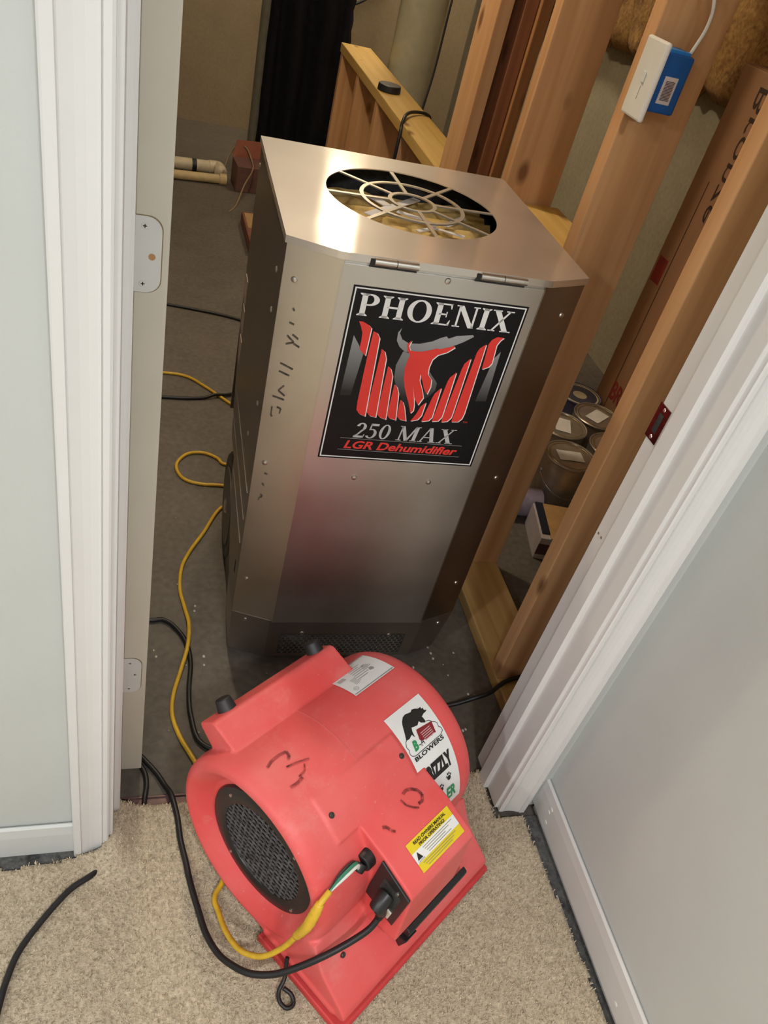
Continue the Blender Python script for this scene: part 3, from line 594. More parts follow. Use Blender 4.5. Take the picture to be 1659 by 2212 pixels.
for p in LOGO_RED: put(mb, pol([(x+1.9, y-1.2) for x, y in p]), SF, 2)
obj('emblem_outline', mb, M_WHITE, stk)
mb = MB()
for p in LOGO_RED: put(mb, pol(p), SF, 3)
obj('emblem', mb, M_RED, stk)

# ================================================================ air mover
TH = math.radians(35.0); A0, B0, ZC, R = .287, .235, .200, .174
AX, BX = Vector((math.cos(TH), math.sin(TH), 0)), Vector((math.sin(TH), -math.cos(TH), 0))
BLP = AX*A0 + BX*B0
BZ = .016                      # the blower rests on the carpet pile
AM = thing('air_mover', 'red plastic carpet blower standing on the carpet in the doorway', 'blower', (BLP.x, BLP.y, 0), TH)
# red moulded plastic: scuffed, dusty
mr_, nt, b = nodes('red_plastic'); b.inputs['Roughness'].default_value = .46; b.inputs['Specular IOR Level'].default_value = .35
tc = nt.nodes.new('ShaderNodeTexCoord')
n1 = nt.nodes.new('ShaderNodeTexNoise'); n1.inputs['Scale'].default_value = 5; n1.inputs['Detail'].default_value = 6; lk(nt, tc.outputs['Object'], n1.inputs['Vector'])
cr = nt.nodes.new('ShaderNodeValToRGB'); cr.color_ramp.elements[0].position = .35; cr.color_ramp.elements[1].position = .72
cr.color_ramp.elements[0].color = (.79,.088,.086,1); cr.color_ramp.elements[1].color = (.83,.185,.180,1); lk(nt, n1.outputs['Fac'], cr.inputs[0])
n2 = nt.nodes.new('ShaderNodeTexNoise'); n2.inputs['Scale'].default_value = 160; n2.inputs['Detail'].default_value = 3; lk(nt, tc.outputs['Object'], n2.inputs['Vector'])
mp_ = nt.nodes.new('ShaderNodeMapRange'); mp_.inputs['From Min'].default_value = .68; mp_.inputs['From Max'].default_value = .80; mp_.inputs['To Max'].default_value = .45; lk(nt, n2.outputs['Fac'], mp_.inputs['Value'])
mx = nt.nodes.new('ShaderNodeMix'); mx.data_type = 'RGBA'; mx.inputs[7].default_value = (.80,.42,.38,1); lk(nt, mp_.outputs['Result'], mx.inputs[0]); lk(nt, cr.outputs[0], mx.inputs[6])
n3 = nt.nodes.new('ShaderNodeTexNoise'); n3.inputs['Scale'].default_value = 9; n3.inputs['Detail'].default_value = 8; n3.inputs['Roughness'].default_value = .75; lk(nt, tc.outputs['Object'], n3.inputs['Vector'])
m3 = nt.nodes.new('ShaderNodeMapRange'); m3.inputs['From Min'].default_value = .56; m3.inputs['From Max'].default_value = .76; m3.inputs['To Max'].default_value = .40; lk(nt, n3.outputs['Fac'], m3.inputs['Value'])
mx3 = nt.nodes.new('ShaderNodeMix'); mx3.data_type = 'RGBA'; mx3.inputs[7].default_value = (.80,.36,.33,1); lk(nt, m3.outputs['Result'], mx3.inputs[0]); lk(nt, mx.outputs[2], mx3.inputs[6]); lk(nt, mx3.outputs[2], b.inputs['Base Color'])
b.inputs['Subsurface Weight'].default_value = 0.0
bp = nt.nodes.new('ShaderNodeBump'); bp.inputs['Strength'].default_value = .06; bp.inputs['Distance'].default_value = .002; lk(nt, n2.outputs['Fac'], bp.inputs['Height']); lk(nt, bp.outputs['Normal'], b.inputs['Normal'])
M_REDP = mr_
def L(x, bb, z): return (x, -bb, z)          # bb: distance towards the outlet
hs = MB()
prof = [(-.166,.02),(-.166,.121),(-.172,.126),(-.183,.137),(-.191,.147),(-.1955,.155),(-.194,.163),(-.188,.169),(-.178,.1725),(-.165,R),(.165,R),(.178,.1725),(.188,.169),(.194,.163),(.1955,.155),(.191,.147),(.172,.126),(.166,.121),(.166,.02)]
hs.lathe(prof, lambda a, p, q: L(a, p, ZC+q), 96)
parts_ = [hs]
def pr(poly, x0, x1):
    m_ = MB().prism(poly, lambda p, q, t: L(t, p, q), x0, x1); parts_.append(m_)
pr([(-.12,.046),(.262,.046),(.268,.058),(.262,.068),(.205,.112),(.168,.170),(.10,.25),(-.05,.25),(-.10,.15)], -.163, .163)       # outlet duct
pr([(.030,.046),(.262,.046),(.268,.058),(.262,.068),(.205,.112),(.172,.165),(.160,.158),(.146,.120),(.118,.082),(.080,.056)], -.196, .200)   # its ends, clear of the inlets
pr([(.075,.046),(.245,.046),(.245,.056),(.075,.056)], -.200, .204)
pr([(-.125,.285),(-.178,.322),(-.182,.330),(-.156,.358),(-.148,.360),(-.085,.345),(-.08,.25)], -.162, .113)                         # rear grip with feet
pr([(.05,.20),(.112,.329),(.122,.331),(.178,.317),(.236,.294),(.245,.286),(.252,.150),(.10,.12)], -.087, .075)                       # control box
pr([(.0,.30),(.050,.3705),(.086,.3555),(.120,.3315),(.10,.25)], -.132, .052)                                                       # access panel
housing_src = MB()
for m_ in parts_: housing_src.add(m_.v, m_.f)
hsrc = obj('housing', housing_src, M_REDP, AM)
rm = hsrc.modifiers.new('remesh', 'REMESH'); rm.mode = 'VOXEL'; rm.voxel_size = .0026; rm.use_smooth_shade = True
sm = hsrc.modifiers.new('smooth', 'SMOOTH'); sm.factor = .5; sm.iterations = 5
dg = bpy.context.evaluated_depsgraph_get(); dg.update()
me = bpy.data.meshes.new_from_object(hsrc.evaluated_get(dg)); hsrc.modifiers.clear(); hsrc.data = me
if not len(me.materials): me.materials.append(M_REDP)
for p in me.polygons: p.use_smooth = True
# tray below the outlet lip
M_REDD = plain('red_plastic_base', (.62,.050,.050), .5, var=.08, scale=20)
obj('base_tray', MB().prism([(.07,BZ),(.272,BZ),(.276,.026),(.272,.034),(.07,.034)], lambda p, q, t: L(t, p, q), -.204, .210), M_REDD, AM, bevel=.003)
obj('outlet_shadow_gap', MB().prism([(.08,.034),(.245,.034),(.245,.047),(.08,.047)], lambda p, q, t: L(t, p, q), -.190, .200), M_DARK, AM)
# inlet
IB, IZ = .010, -.006
rg = obj('inlet_ring', MB().lathe([(-.1665,.088),(-.172,.090),(-.1745,.097),(-.1735,.110),(-.1715,.121),(-.168,.1235),(-.160,.1235),(-.160,.088)], lambda a, p, q: L(a, p+IB, ZC+IZ+q), 64, closed=True), M_BLKPL, AM, smooth=40)
gm = MB(); gm.lathe([(-.1675,.001),(-.1675,.092)], lambda a, p, q: L(a, p+IB, ZC+IZ+q), 40)
gd = obj('inlet_backing', gm, plain('dusty_black', (.012,.012,.013), .7, var=.4, scale=140), AM)
wires = MB(); stp = .0112; k = int(.09/stp)
for i in range(-k, k+1):
    c_ = i*stp; hl = math.sqrt(max(.0915**2-c_*c_, 0))
    if hl < .005: continue
    wires.box(-.1695, -.1676, -c_-.0019-IB, -c_+.0019-IB, ZC+IZ-hl, ZC+IZ+hl)
    wires.box(-.1712, -.1696, -hl-IB, hl-IB, ZC+IZ+c_-.0019, ZC+IZ+c_+.0019)
wm = obj('inlet_mesh', wires, plain('dusty_wire', (.085,.085,.09), .5, var=.6, scale=160), gd); wm['kind'] = 'stuff'
for a in (.9, 2.5, 4.1, 5.7): obj('rivet', MB().cyl(L(-.1755,.107*math.cos(a)+IB,ZC+IZ+.107*math.sin(a)), L(-.1735,.107*math.cos(a)+IB,ZC+IZ+.107*math.sin(a)), .0028, .0032, 10), M_METAL, rg)
# rubber feet on the rear grip
for x in (-.118, .086):
    nrm = Vector((-.73, .68)); c0 = Vector((-.166, .342))
    p0 = c0; p1 = c0 + nrm*.024
    obj('rubber_foot', MB().cyl(L(x, p0.x, p0.y), L(x, p1.x, p1.y), .017, .013, 20), plain('grey_rubber', (.022,.022,.024), .5), AM, smooth=40, bevel=.002)
def ascrew(x, bb, z, nb, nz): 
    nv = Vector((0, -nb, nz)).normalized(); p = Vector(L(x, bb, z))
    obj('screw', MB().cyl(p-nv*.002, p+nv*.0008, .0052, .0048, 14).cyl(p+nv*.0008, p+nv*.0016, .0030, .0022, 12), plain('dark_screw', (.10,.085,.08), .35, metal=.8), AM, smooth=40)
def cylp(x, ph, off=.001):
    a = math.radians(ph); return L(x, (R+off)*math.cos(a), ZC+(R+off)*math.sin(a))
for x, ph in ((-.121, 61.5), (.043, 61.2)):
    a = math.radians(ph); ascrew(x, (R+.004)*math.cos(a), ZC+(R+.004)*math.sin(a), math.cos(a), math.sin(a))
ascrew(-.150, .204, .1165, .75, .66)
# mould seam around the drum
obj('mould_seam', MB().tube([cylp(-.030, p, .0004) for p in range(63, 131, 4)], .0006, 6), plain('seam_light', (.74,.17,.15), .5), AM)
# socket plate and switch on the left face of the control box
XS = -.0885
spl = obj('socket_plate', MB().prism([(.172,.206),(.236,.190),(.244,.285),(.178,.313)], lambda p, q, t: L(t, p, q), XS-.0035, XS+.001), M_BLKPL, AM, bevel=.001)
obj('socket_well', MB().prism([(.190,.240),(.229,.232),(.231,.274),(.193,.285)], lambda p, q, t: L(t, p, q), XS-.0042, XS-.0034), M_DARK, spl)
obj('rocker_switch', MB().prism([(.196,.206),(.226,.201),(.228,.222),(.198,.228)], lambda p, q, t: L(t, p, q), XS-.0065, XS-.003), plain('cream_switch', (.62,.58,.48), .4), spl, bevel=.001)
obj('screw', MB().cyl(L(XS-.0035,.222,.2775), L(XS-.0055,.222,.2775), .0034, .003, 12), M_METAL, spl)
# black latch bar along the front of the control box
obj('latch_bar', MB().prism([(.249,.126),(.259,.121),(.259,.107),(.246,.104)], lambda p, q, t: L(t, p, q), -.045, .118), M_BLKPL, AM, bevel=.002)
obj('latch_tab', MB().prism([(.245,.100),(.262,.104),(.250,.060),(.240,.066)], lambda p, q, t: L(t, p, q), -.052, -.022), M_BLKPL, AM, bevel=.002)
# grommet
gmt = obj('cable_grommet', MB().cyl(L(-.086,.150,.286), L(-.104,.152,.285), .0185, .0165, 20).cyl(L(-.104,.152,.285), L(-.116,.156,.279), .012, .009, 16), M_BLACK, AM, smooth=40, bevel=.0015)
# black wire hook at the left end of the outlet
obj('wire_hook', MB().tube(spline([L(-.199,.135,.060), L(-.206,.142,.046), L(-.216,.152,.034), L(-.232,.158,.026), L(-.240,.170,.023), L(-.238,.185,.022), L(-.226,.188,.022), L(-.220,.176,.025), L(-.224,.160,.028)]), .0036, 8), M_BLACK, AM, smooth=True)
# --- labels wrapped on the drum
def CF(x_mm, ph, l=0): return cylp(x_mm/1000., ph, .0016+.0004*l)
def wrap_rect(mb, x0, x1, p0, p1, l, nx=4, npk=18, rnd=0):
    b0 = len(mb.v)
    for j in range(npk+1):
        for i in range(nx+1): mb.v.append(CF(x0+(x1-x0)*i/nx, p0+(p1-p0)*j/npk, l))
    for j in range(npk):
        for i in range(nx): a = b0+j*(nx+1)+i; mb.f.append((a, a+1, a+nx+2, a+nx+1))
mb = MB(); wrap_rect(mb, 57, 149, 12, 81.6, 0); bs = obj('brand_sticker', mb, M_WHITE, AM, smooth=True)
bs['label'] = 'white brand sticker with a black bear'
M_GREEN = plain('green_print', (.02,.30,.10), .45)
mb = MB(); put(mb, pol(BEAR), CF, 1); obj('bear_emblem', mb, M_INK, bs)
mb = MB()
cl = CLOUD + [CLOUD[0]]
for (a, c) in zip(CLOUD[:-1], CLOUD[1:]):
    dx, dy = c[0]-a[0], (c[1]-a[1])*3.04; Ln = math.hypot(dx, dy) or 1; nx_, ny_ = -dy/Ln*.55, dx/Ln*.55/3.04
    put(mb, pol([(a[0]-nx_, a[1]-ny_), (a[0]+nx_, a[1]+ny_), (c[0]+nx_, c[1]+ny_), (c[0]-nx_, c[1]-ny_)]), CF, 1)
put(mb, text2d('BLOWERS', 64, 52.9, 76, 2.5, bold=.03), CF, 2)
put(mb, text2d('-A', 86, 57.8, 13, 4.2, shear=.3), CF, 1)
obj('cloud_outline', mb, M_INK, bs)
mb = MB(); put(mb, text2d('B', 72.5, 57.6, 12, 5.6, shear=.25, bold=.05), CF, 2); obj('green_initial', mb, M_GREEN, bs); mb = MB(); put(mb, text2d('ER', 111, 16.8, 25, 8.6, bold=.03), CF, 2); obj('green_lettering', mb, M_GREEN, bs)
mb = MB(); put(mb, text2d('GRIZZLY', 63, 37.2, 76, 9.5, bold=.07), CF, 2)
def paw(cx, cp):
    put(mb, arc_ring(cx, cp, 4.6, 1.45, 4.5, 1.4, n=14), CF, 2)
    for dx_, dp_ in ((-5.2,1.3),(-1.8,2.7),(2.0,2.7),(5.4,1.4)): put(mb, arc_ring(cx+dx_, cp+dp_, 1.5, .75, 1.45, .7, n=10), CF, 2)
paw(121, 31.2); paw(98, 28.2); obj('grizzly_lettering', mb, M_INK, bs)
mb = MB(); put(mb, pol(TAG), CF, 2); tg = obj('warning_tag', mb, plain('maroon_tag', (.25,.012,.02), .45), bs)
mb = MB()
tx0 = sum(p[0] for p in TAG)/len(TAG); tp0 = sum(p[1] for p in TAG)/len(TAG)
for k in range(5): put(mb, rect(tx0-13+k*.6, tp0+2.1-k*1.15, tx0+12+k*.3, tp0+2.6-k*1.15), CF, 3)
obj('tag_text', mb, plain('pink_print', (.62,.35,.36), .5), bs)
# white rating label near the rear grip
mb = MB(); wrap_rect(mb, 58, 160, 103.5, 130.5, 0); rl = obj('rating_label', mb, M_WHITE, AM, smooth=True)
mb = MB(); put(mb, frame(60,104.1,158,129.9,.7), CF, 1)
put(mb, arc_ring(72, 107.6, 5, 1.6, .8, .25), CF, 1); put(mb, text2d('ETL', 69.5, 106.9, 5.2, 1.4), CF, 1)
for k in range(7): put(mb, rect(92+k*1.0, 112+k*1.9, 118+(k*7) % 16, 112.5+k*1.9), CF, 1)
for k in range(6): put(mb, rect(80, 110+k*1.0, 90+(k*5) % 7, 110.35+k*1.0), CF, 1)
put(mb, pol([(126,113),(134,112.2),(137,113.5),(135,115.4),(128,115.2)]), CF, 1)
for k in range(4): put(mb, rect(122+k, 117+k*1.1, 140-k*2, 117.5+k*1.1), CF, 1)
obj('rating_text', mb, M_LINE, rl)
mb = MB(); put(mb, rect(64,118,80,126), CF, 1); obj('grey_box', mb, plain('pale_grey_print', (.50,.51,.50), .5), rl)
# yellow caution label on the control box
def YF(x, s, l=0):      # s mm down the sloping face
    k = s/1000.; ux, uz = (.236-.178), (.294-.317); n_ = math.hypot(ux, uz); ux, uz = ux/n_, uz/n_
    return L(x/1000., .178+ux*k - uz*(.0012+.0003*l), .317+uz*k + ux*(.0012+.0003*l))
mb = MB(); put(mb, rect(-46, 8, 60, 57), YF, 0); yl = obj('caution_label', mb, plain('yellow_print', (.80,.62,.02), .4, var=.03), AM); yl['label'] = 'yellow and white caution label'
mb = MB(); put(mb, rect(-46, 24.5, 60, 42), YF, 1); obj('white_band', mb, M_WHITE, yl)
mb = MB()
def yflip(vf): return ([(x, -y) for x, y in vf[0]], vf[1])
put(mb, yflip(text2d("READ OWNERS MANUAL", -32, -16.5, 80, 5.2, bold=.03)), YF, 2)
put(mb, yflip(text2d("PRIOR OPERATING!", -24, -23.5, 64, 5.2, bold=.03)), YF, 2)
put(mb, pol([(-42,38),(-36,26.5),(-30,38)]), YF, 2); put(mb, yflip(text2d('CAUTION', -43, -41.5, 15, 2.6)), YF, 2)
obj('caution_text', mb, M_INK, yl)
mb = MB()
for k in range(4): put(mb, rect(-22+k*2, 27.5+k*3.6, 52-(k*11) % 23, 28.5+k*3.6), YF, 2)
for k in range(3): put(mb, rect(-36+k*3, 45+k*3.6, 46-(k*7) % 15, 45.9+k*3.6), YF, 2)
obj('fine_print', mb, plain('fine_print_grey', (.30,.27,.16), .5), yl)
# marker initials
mb = MB()
def cstroke(pts, w_=4.2, fn=CF, asp=3.04, l=1):
    for (a, c) in zip(pts[:-1], pts[1:]):
        dx, dy = c[0]-a[0], (c[1]-a[1])*asp; Ln = math.hypot(dx, dy) or 1; nx_, ny_ = -dy/Ln*w_/2, dx/Ln*w_/2/asp
        put(mb, pol([(a[0]-nx_, a[1]-ny_), (a[0]+nx_, a[1]+ny_), (c[0]+nx_, c[1]+ny_), (c[0]-nx_, c[1]-ny_)]), fn, l)
cstroke([(-152,100.6),(-140,102.2),(-124,102.6),(-110,101.6),(-112,98.6),(-118,97.2)]); cstroke([(-130,94.4),(-112,93.0),(-92,90.6)], 2.6); cstroke([(-104,90),(-112,86.8),(-126,86.2)], 2.6); cstroke([(-148,84.6),(-136,84.2),(-122,84.8)])
o_ = obj('marker_initials', mb, plain('worn_marker', (.33,.045,.042), .6, var=.6, scale=120), AM)
mb = MB()
def MF(x, s, l=0):
    k = s/1000.; ux, uz = (.178-.122), (.317-.331); n_ = math.hypot(ux, uz); ux, uz = ux/n_, uz/n_
    return L(x/1000., .122+ux*k - uz*.0014, .331+uz*k + ux*.0014)
cstroke([(8,6),(16,4),(26,8),(34,16),(36,26),(30,34),(20,33)], 5, MF, 1.); cstroke([(-2,10),(0,22),(8,32),(16,38)], 3.2, MF, 1.); cstroke([(-58,22),(-52,26),(-50,32)], 5, MF, 1.); cstroke([(-50,34),(-44,40)], 4, MF, 1.)
o2_ = obj('marker_initials', mb, plain('worn_marker_dark', (.30,.036,.034), .6, var=.6, scale=120), AM)

o_['kind'] = 'stuff'; o2_['kind'] = 'stuff'

# ================================================================ cords
def cord(name, pts, rad, mat, label, per=8):
    return tag(obj(name, MB().tube(spline(pts, per), rad, 10), mat, smooth=True), label, 'cord')
blk = [(.419,-.254,.226),(.412,-.261,.217),(.396,-.273,.192),(.369,-.281,.172),(.324,-.292,.155),(.284,-.293,.125),(.251,-.289,.10),(.218,-.276,.08),(.192,-.252,.06),(.173,-.225,.043),(.157,-.187,.030),(.147,-.148,.025),(.135,-.097,.022),(.127,-.053,.022),(.119,-.013,.022),(.114,.033,.022),(.104,.080,.019),(.092,.108,.010),(.075,.14,.0065),(.047,.177,.0065),(.02,.21,.0065),(-.03,.26,.0065),(-.10,.34,.0065)]
pc = thing('power_cord', 'black power cord plugged into the red blower socket', 'cord')
obj('cable', MB().tube(spline(blk), .0055, 10), M_BLACK, pc, smooth=True)
def bl_w(x, bb, z): return BLP + AX*x + BX*bb + Vector((0, 0, z))
pd = MB().tube([bl_w(-.094,.208,.258), bl_w(-.110,.209,.252), bl_w(-.116,.210,.244)], .0135, 12)
obj('plug', pd, M_BLKPL, pc, smooth=50, bevel=.001)
obj('strain_relief', MB().tube([bl_w(-.112,.210,.250), bl_w(-.108,.214,.232), bl_w(-.101,.2155,.217), bl_w(-.107,.216,.207)], .0085, 10, radf=lambda t: .0115-.005*t), M_BLKPL, pc, smooth=True)
yc = thing('yellow_cord', 'yellow power cord with stripped end running from back room to the blower', 'cord')
y1 = [(-.05,1.66,.005),(.079,1.648,.005),(.169,1.636,.005),(.229,1.583,.005),(.307,1.49,.005),(.40,1.38,.005),(.43,1.26,.005),(.36,1.165,.005),(.274,1.155,.005),(.253,1.182,.005),(.213,1.206,.005),(.165,1.197,.005),(.134,1.15,.005),(.137,1.102,.005),(.162,1.069,.005),(.207,1.055,.005),(.253,1.054,.005),(.315,1.04,.005),(.305,.985,.005),(.247,.951,.005),(.198,.85,.005),(.16,.777,.005),(.138,.717,.005),(.132,.644,.005),(.141,.583,.005),(.15,.524,.010),(.145,.454,.013),(.128,.388,.006),(.112,.326,.005),(.109,.273,.005),(.123,.221,.005),(.144,.175,.006),(.165,.13,.007),(.170,.105,.012),(.178,.070,.021),(.190,.03,.022),(.200,-.03,.022),(.194,-.09,.022),(.175,-.125,.024),(.18,-.155,.030),(.189,-.198,.050),(.207,-.238,.075),(.235,-.262,.105),(.261,-.27,.150),(.275,-.274,.20),(.283,-.280,.245),(.290,-.276,.275),(.297,-.269,.294),(.312,-.256,.301)]
obj('jacket', MB().tube(spline(y1, 6), .0048, 10), M_YEL, yc, smooth=True)
rel = [(.275,-.274,.20),(.283,-.280,.245),(.290,-.276,.275),(.297,-.269,.294)]
obj('strain_relief', MB().tube(spline(rel, 6), .0075, 12, radf=lambda t: .0062+.0022*math.sin(min(1, t*1.02)*PI*.9+.2)+.0005*(int(t*22) % 2)), M_YEL, yc, smooth=True)
G = Vector(bl_w(-.114,.155,.281))
for k, (c, off) in enumerate((((.72,.72,.68), Vector((.003,-.003,.001))), ((.03,.22,.13), Vector((0,0,.003))), ((.03,.03,.03), Vector((-.003,.003,.001))))):
    obj('wire', MB().tube(spline([G, Vector((.358,-.221,.303))+off, Vector((.335,-.237,.305))+off, Vector((.312,-.256,.301))]), .0026, 8), plain('wire_%d' % k, c, .4), yc, smooth=True)
cord('extension_cord', [(-.10,.60,.006),(.0,.55,.006),(.063,.539,.006),(.089,.541,.006),(.115,.521,.006),(.141,.474,.006),(.151,.413,.006),(.145,.336,.006),(.147,.27,.006),(.166,.201,.006),(.23,.185,.006),(.40,.24,.006),(.55,.27,.006),(.66,.272,.006),(.73,.262,.010),(.80,.264,.034),(.835,.270,.044),(.885,.298,.046),(.94,.303,.060),(1.0,.300,.075),(1.06,.28,.045)], .0055, M_BLACK, 'black cord snaking behind the red blower and over the stud wall plate')
cord('carpet_cord', [(-.05,.25,.006),(.02,.19,.006),(.050,.150,.006),(.058,.119,.006),(.055,.084,.007),(.05,.05,.004),(.02,.0,.004),(-.015,-.040,.006),(-.033,-.061,.018),(-.067,-.085,.022),(-.106,-.131,.023),(-.136,-.177,.024),(-.150,-.223,.023),(-.154,-.248,.023),(-.17,-.34,.023),(-.22,-.45,.023)], .0052, M_BLACK, 'black cord coming out from under the carpet by the left casing')
cord('extension_cord', [(-.05,2.17,.005),(.113,2.145,.005),(.216,2.127,.005),(.303,2.109,.005),(.381,2.082,.005),(.50,2.02,.005)], .0060, M_BLACK, 'black cord on the concrete nearest the floor pipes behind the dehumidifier')
cord('extension_cord', [(-.05,1.50,.0055),(.09,1.496,.0055),(.166,1.498,.0055),(.225,1.508,.0055),(.262,1.52,.013),(.311,1.538,.008),(.42,1.60,.0055)], .0055, M_BLACK, 'black cord crossing the yellow cord beside the dehumidifier')

# ================================================================ behind the stud wall
M_TIN = plain('paint_can_tin', (.52,.47,.40), .38, metal=.8, var=.12, scale=25)
M_LIDT = plain('paint_can_lid', (.50,.43,.30), .25, metal=.85, var=.12, scale=30)
M_LAB = plain('paint_label', (.82,.80,.76), .6, var=.06)
def can(x, y, lab, body, lidm, lr, h=.19, r_=.083, label_rot=None):
    t = thing('paint_can', lab, 'paint can', (x, y, 0), 0, 'paint cans on the concrete floor')
    obj('body', MB().lathe([(.0005,.01),(.0005,r_-.002),(.003,r_),(.008,r_-.002),(h-.010,r_-.002),(h-.006,r_+.001),(h-.002,r_+.001),(h,r_-.001),(h-.001,r_-.004),(h-.004,r_-.006),(h-.006,.01)], lambda a, p, q: (p, q, a), 40), body, t, smooth=35)
    obj('lid', MB().lathe([(h-.0055,.002),(h-.0055,r_-.020),(h-.0035,r_-.0165),(h-.0035,r_-.012),(h-.0065,r_-.008),(h-.0015,r_-.0058),(h-.008,r_-.005)], lambda a, p, q: (p, q, a), 40), lidm, t, smooth=35)
    if lr is not None:
        c_, s_ = math.cos(lr), math.sin(lr)
        obj('lid_label', MB().prism([(-.042*c_+.026*s_, -.042*s_-.026*c_), (.042*c_+.026*s_, .042*s_-.026*c_), (.042*c_-.026*s_, .042*s_+.026*c_), (-.042*c_-.026*s_, -.042*s_+.026*c_)], lambda a, b_, q: (a, b_, q), h-.0032, h-.0026), M_LAB, t)
    obj('bail_ear', MB().cyl((-r_+.001,0,h*.68), (-r_-.006,0,h*.68), .009, .007, 14), M_TIN, t); obj('bail_ear', MB().cyl((r_-.001,0,h*.68), (r_+.006,0,h*.68), .009, .007, 14), M_TIN, t)
    obj('bail', MB().tube([(-(r_+.004)*math.cos(PI*i/20), -(r_+.006)*math.sin(PI*i/20), h*.68-.05*math.sin(PI*i/20)) for i in range(21)], .0014, 6), M_METAL, t, smooth=True)
    return t
can(1.325, 1.048, 'paint can with a torn paper strip on its lid behind the small carton', M_TIN, M_LIDT, -.12)
can(1.372, 1.222, 'paint can with a square white label on its lid beside the stud', M_TIN, M_LIDT, 1.2)
can(1.535, 1.292, 'paint can with a diagonal white label on its lid by the tall carton', M_TIN, M_LIDT, .62)
can(1.512, 1.108, 'bare-lidded paint can half hidden by the nearest stud', M_TIN, M_LIDT, None)
can(1.57, 1.49, 'low cream-lidded can with a dark rim against the foundation wall', plain('navy_can', (.05,.05,.09), .4), plain('cream_lid', (.62,.54,.36), .45), None, .155)
# tall carton
tb = thing('tall_carton', 'tall narrow brown cardboard carton standing by the foundation wall', 'carton', (1.668, 1.16, 0))
M_CARD = plain('cardboard', (.36,.19,.095), .8, var=.06, scale=14, stretch=(1,1,.2)); M_CARDD = plain('cardboard_dark', (.30,.155,.07), .8, var=.06, scale=14)
obj('carton_body', MB().box(0, .10, 0, .385, 0.0005, 1.262), M_CARD, tb, bevel=.003)
obj('carton_flap', MB().box(.002, .049, .003, .382, 1.2625, 1.265), M_CARDD, tb); obj('carton_flap', MB().box(.051, .098, .003, .382, 1.2625, 1.266), M_CARDD, tb)
M_REDT = plain('red_tape', (.30,.03,.02), .6, var=.1)
obj('red_print_block', MB().box(-.0008, 0, .318, .372, .60, .685), M_REDT, tb)
M_BPR = plain('brown_print', (.05,.025,.016), .7)
mb = MB(); put(mb, text2d('Bronze', 0, 0, .38, .050), lambda x, y, l: (-.001, .222+y, 1.225-x)); obj('printed_word', mb, M_BPR, tb)
mb = MB(); put(mb, text2d('BR', 0, 0, .075, .07, bold=.03), lambda x, y, l: (-.001, .30-x, .17+y)); obj('red_letters', mb, M_REDT, tb)
obj('stripe', MB().box(-.0007, 0, .300, .303, .05, .95), M_BPR, tb)
# small carton with navy edge and lilac roll on the floor
sc_ = thing('small_carton', 'small white carton with tan top and navy edge between the studs', 'carton', (1.155, .775, 0), math.radians(-12))
obj('carton_body', MB().box(0, .24, 0, .165, .0005, .082), plain('white_carton', (.52,.47,.47), .6), sc_, bevel=.002)
obj('carton_top', MB().box(.030, .24, .0, .165, .0825, .086), plain('tan_top', (.55,.33,.13), .7), sc_)
obj('navy_edge', MB().box(.006, .0295, .02, .165, .0825, .0875), plain('navy_strip', (.012,.018,.035), .5), sc_)
obj('label_panel', MB().box(.0, .06, -.0008, 0, .02, .06), plain('maroon_panel', (.12,.05,.05), .6), sc_)
rl_ = thing('paper_roll', 'short lilac grey roll lying behind the second stud', 'roll', (1.165, .985, .048), math.radians(-8))
obj('roll_body', MB().lathe([(-.075,.002),(-.075,.040),(-.071,.046),(.071,.046),(.075,.040),(.075,.002)], lambda a, p, q: (a, p, q), 32), plain('lilac', (.34,.30,.40), .5, var=.1, scale=60), rl_, smooth=35)
obj('roll_core', MB().lathe([(-.077,.008),(-.077,.018),(-.0745,.018),(-.0745,.008)], lambda a, p, q: (a, p, q), 20, closed=True), M_DARK, rl_)
# electrical box with white cover
eb = thing('electrical_box', 'blue electrical box with white cover plate nailed to the second stud', 'electrical box', (.868, .672, 1.28))
M_BLUE = plain('blue_pvc', (.008,.085,.30), .42, var=.05)
obj('box_body', MB().box(-.003, .058, -.022, .040, -.046, .049), M_BLUE, eb, bevel=.004)
cp_ = obj('cover_plate', MB().box(-.0135, -.0035, -.037, .039, -.064, .0635), M_WHITEPL, eb, bevel=.004)
obj('toggle', MB().box(-.017, -.0135, -.004, .004, -.006, .012), M_WHITEPL, cp_, bevel=.001)
obj('plate_mark', MB().box(-.0138, -.0134, -.0015, .0005, -.034, -.012), M_LINE, cp_)
lb_ = obj('barcode_label', MB().box(.014, .041, -.0228, -.022, -.030, .014), plain('beige_label', (.55,.48,.44), .6), eb)
mb = MB()
for k in range(14): mb.box(.0185, .0365, -.0233, -.0228, -.024+k*.0023, -.0227+k*.0023)
obj('barcode', mb, plain('barcode_ink', (.10,.06,.06), .6), lb_)
obj('clamp', MB().box(.01,.05,-.015,.03,.049,.054), plain('bright_blue', (.02,.20,.55), .4), eb)
tag(obj('white_cable', MB().tube(spline([(.918,.66,1.333),(.925,.655,1.375),(.920,.655,1.41),(.905,.665,1.44),(.885,.685,1.47),(.895,.700,1.50),(.9,.7,1.9),(.9,.7,2.44)]), .0032, 8), M_WHITEPL, smooth=True), 'thin white electrical cable rising from the blue box', 'cable')
tag(obj('cable_loop', MB().tube(spline([(.890,.700,1.452),(.872,.690,1.440),(.868,.675,1.443),(.880,.660,1.452)]), .0035, 8), M_WHITEPL, smooth=True), 'short white cable staple loop high on the second stud', 'cable')
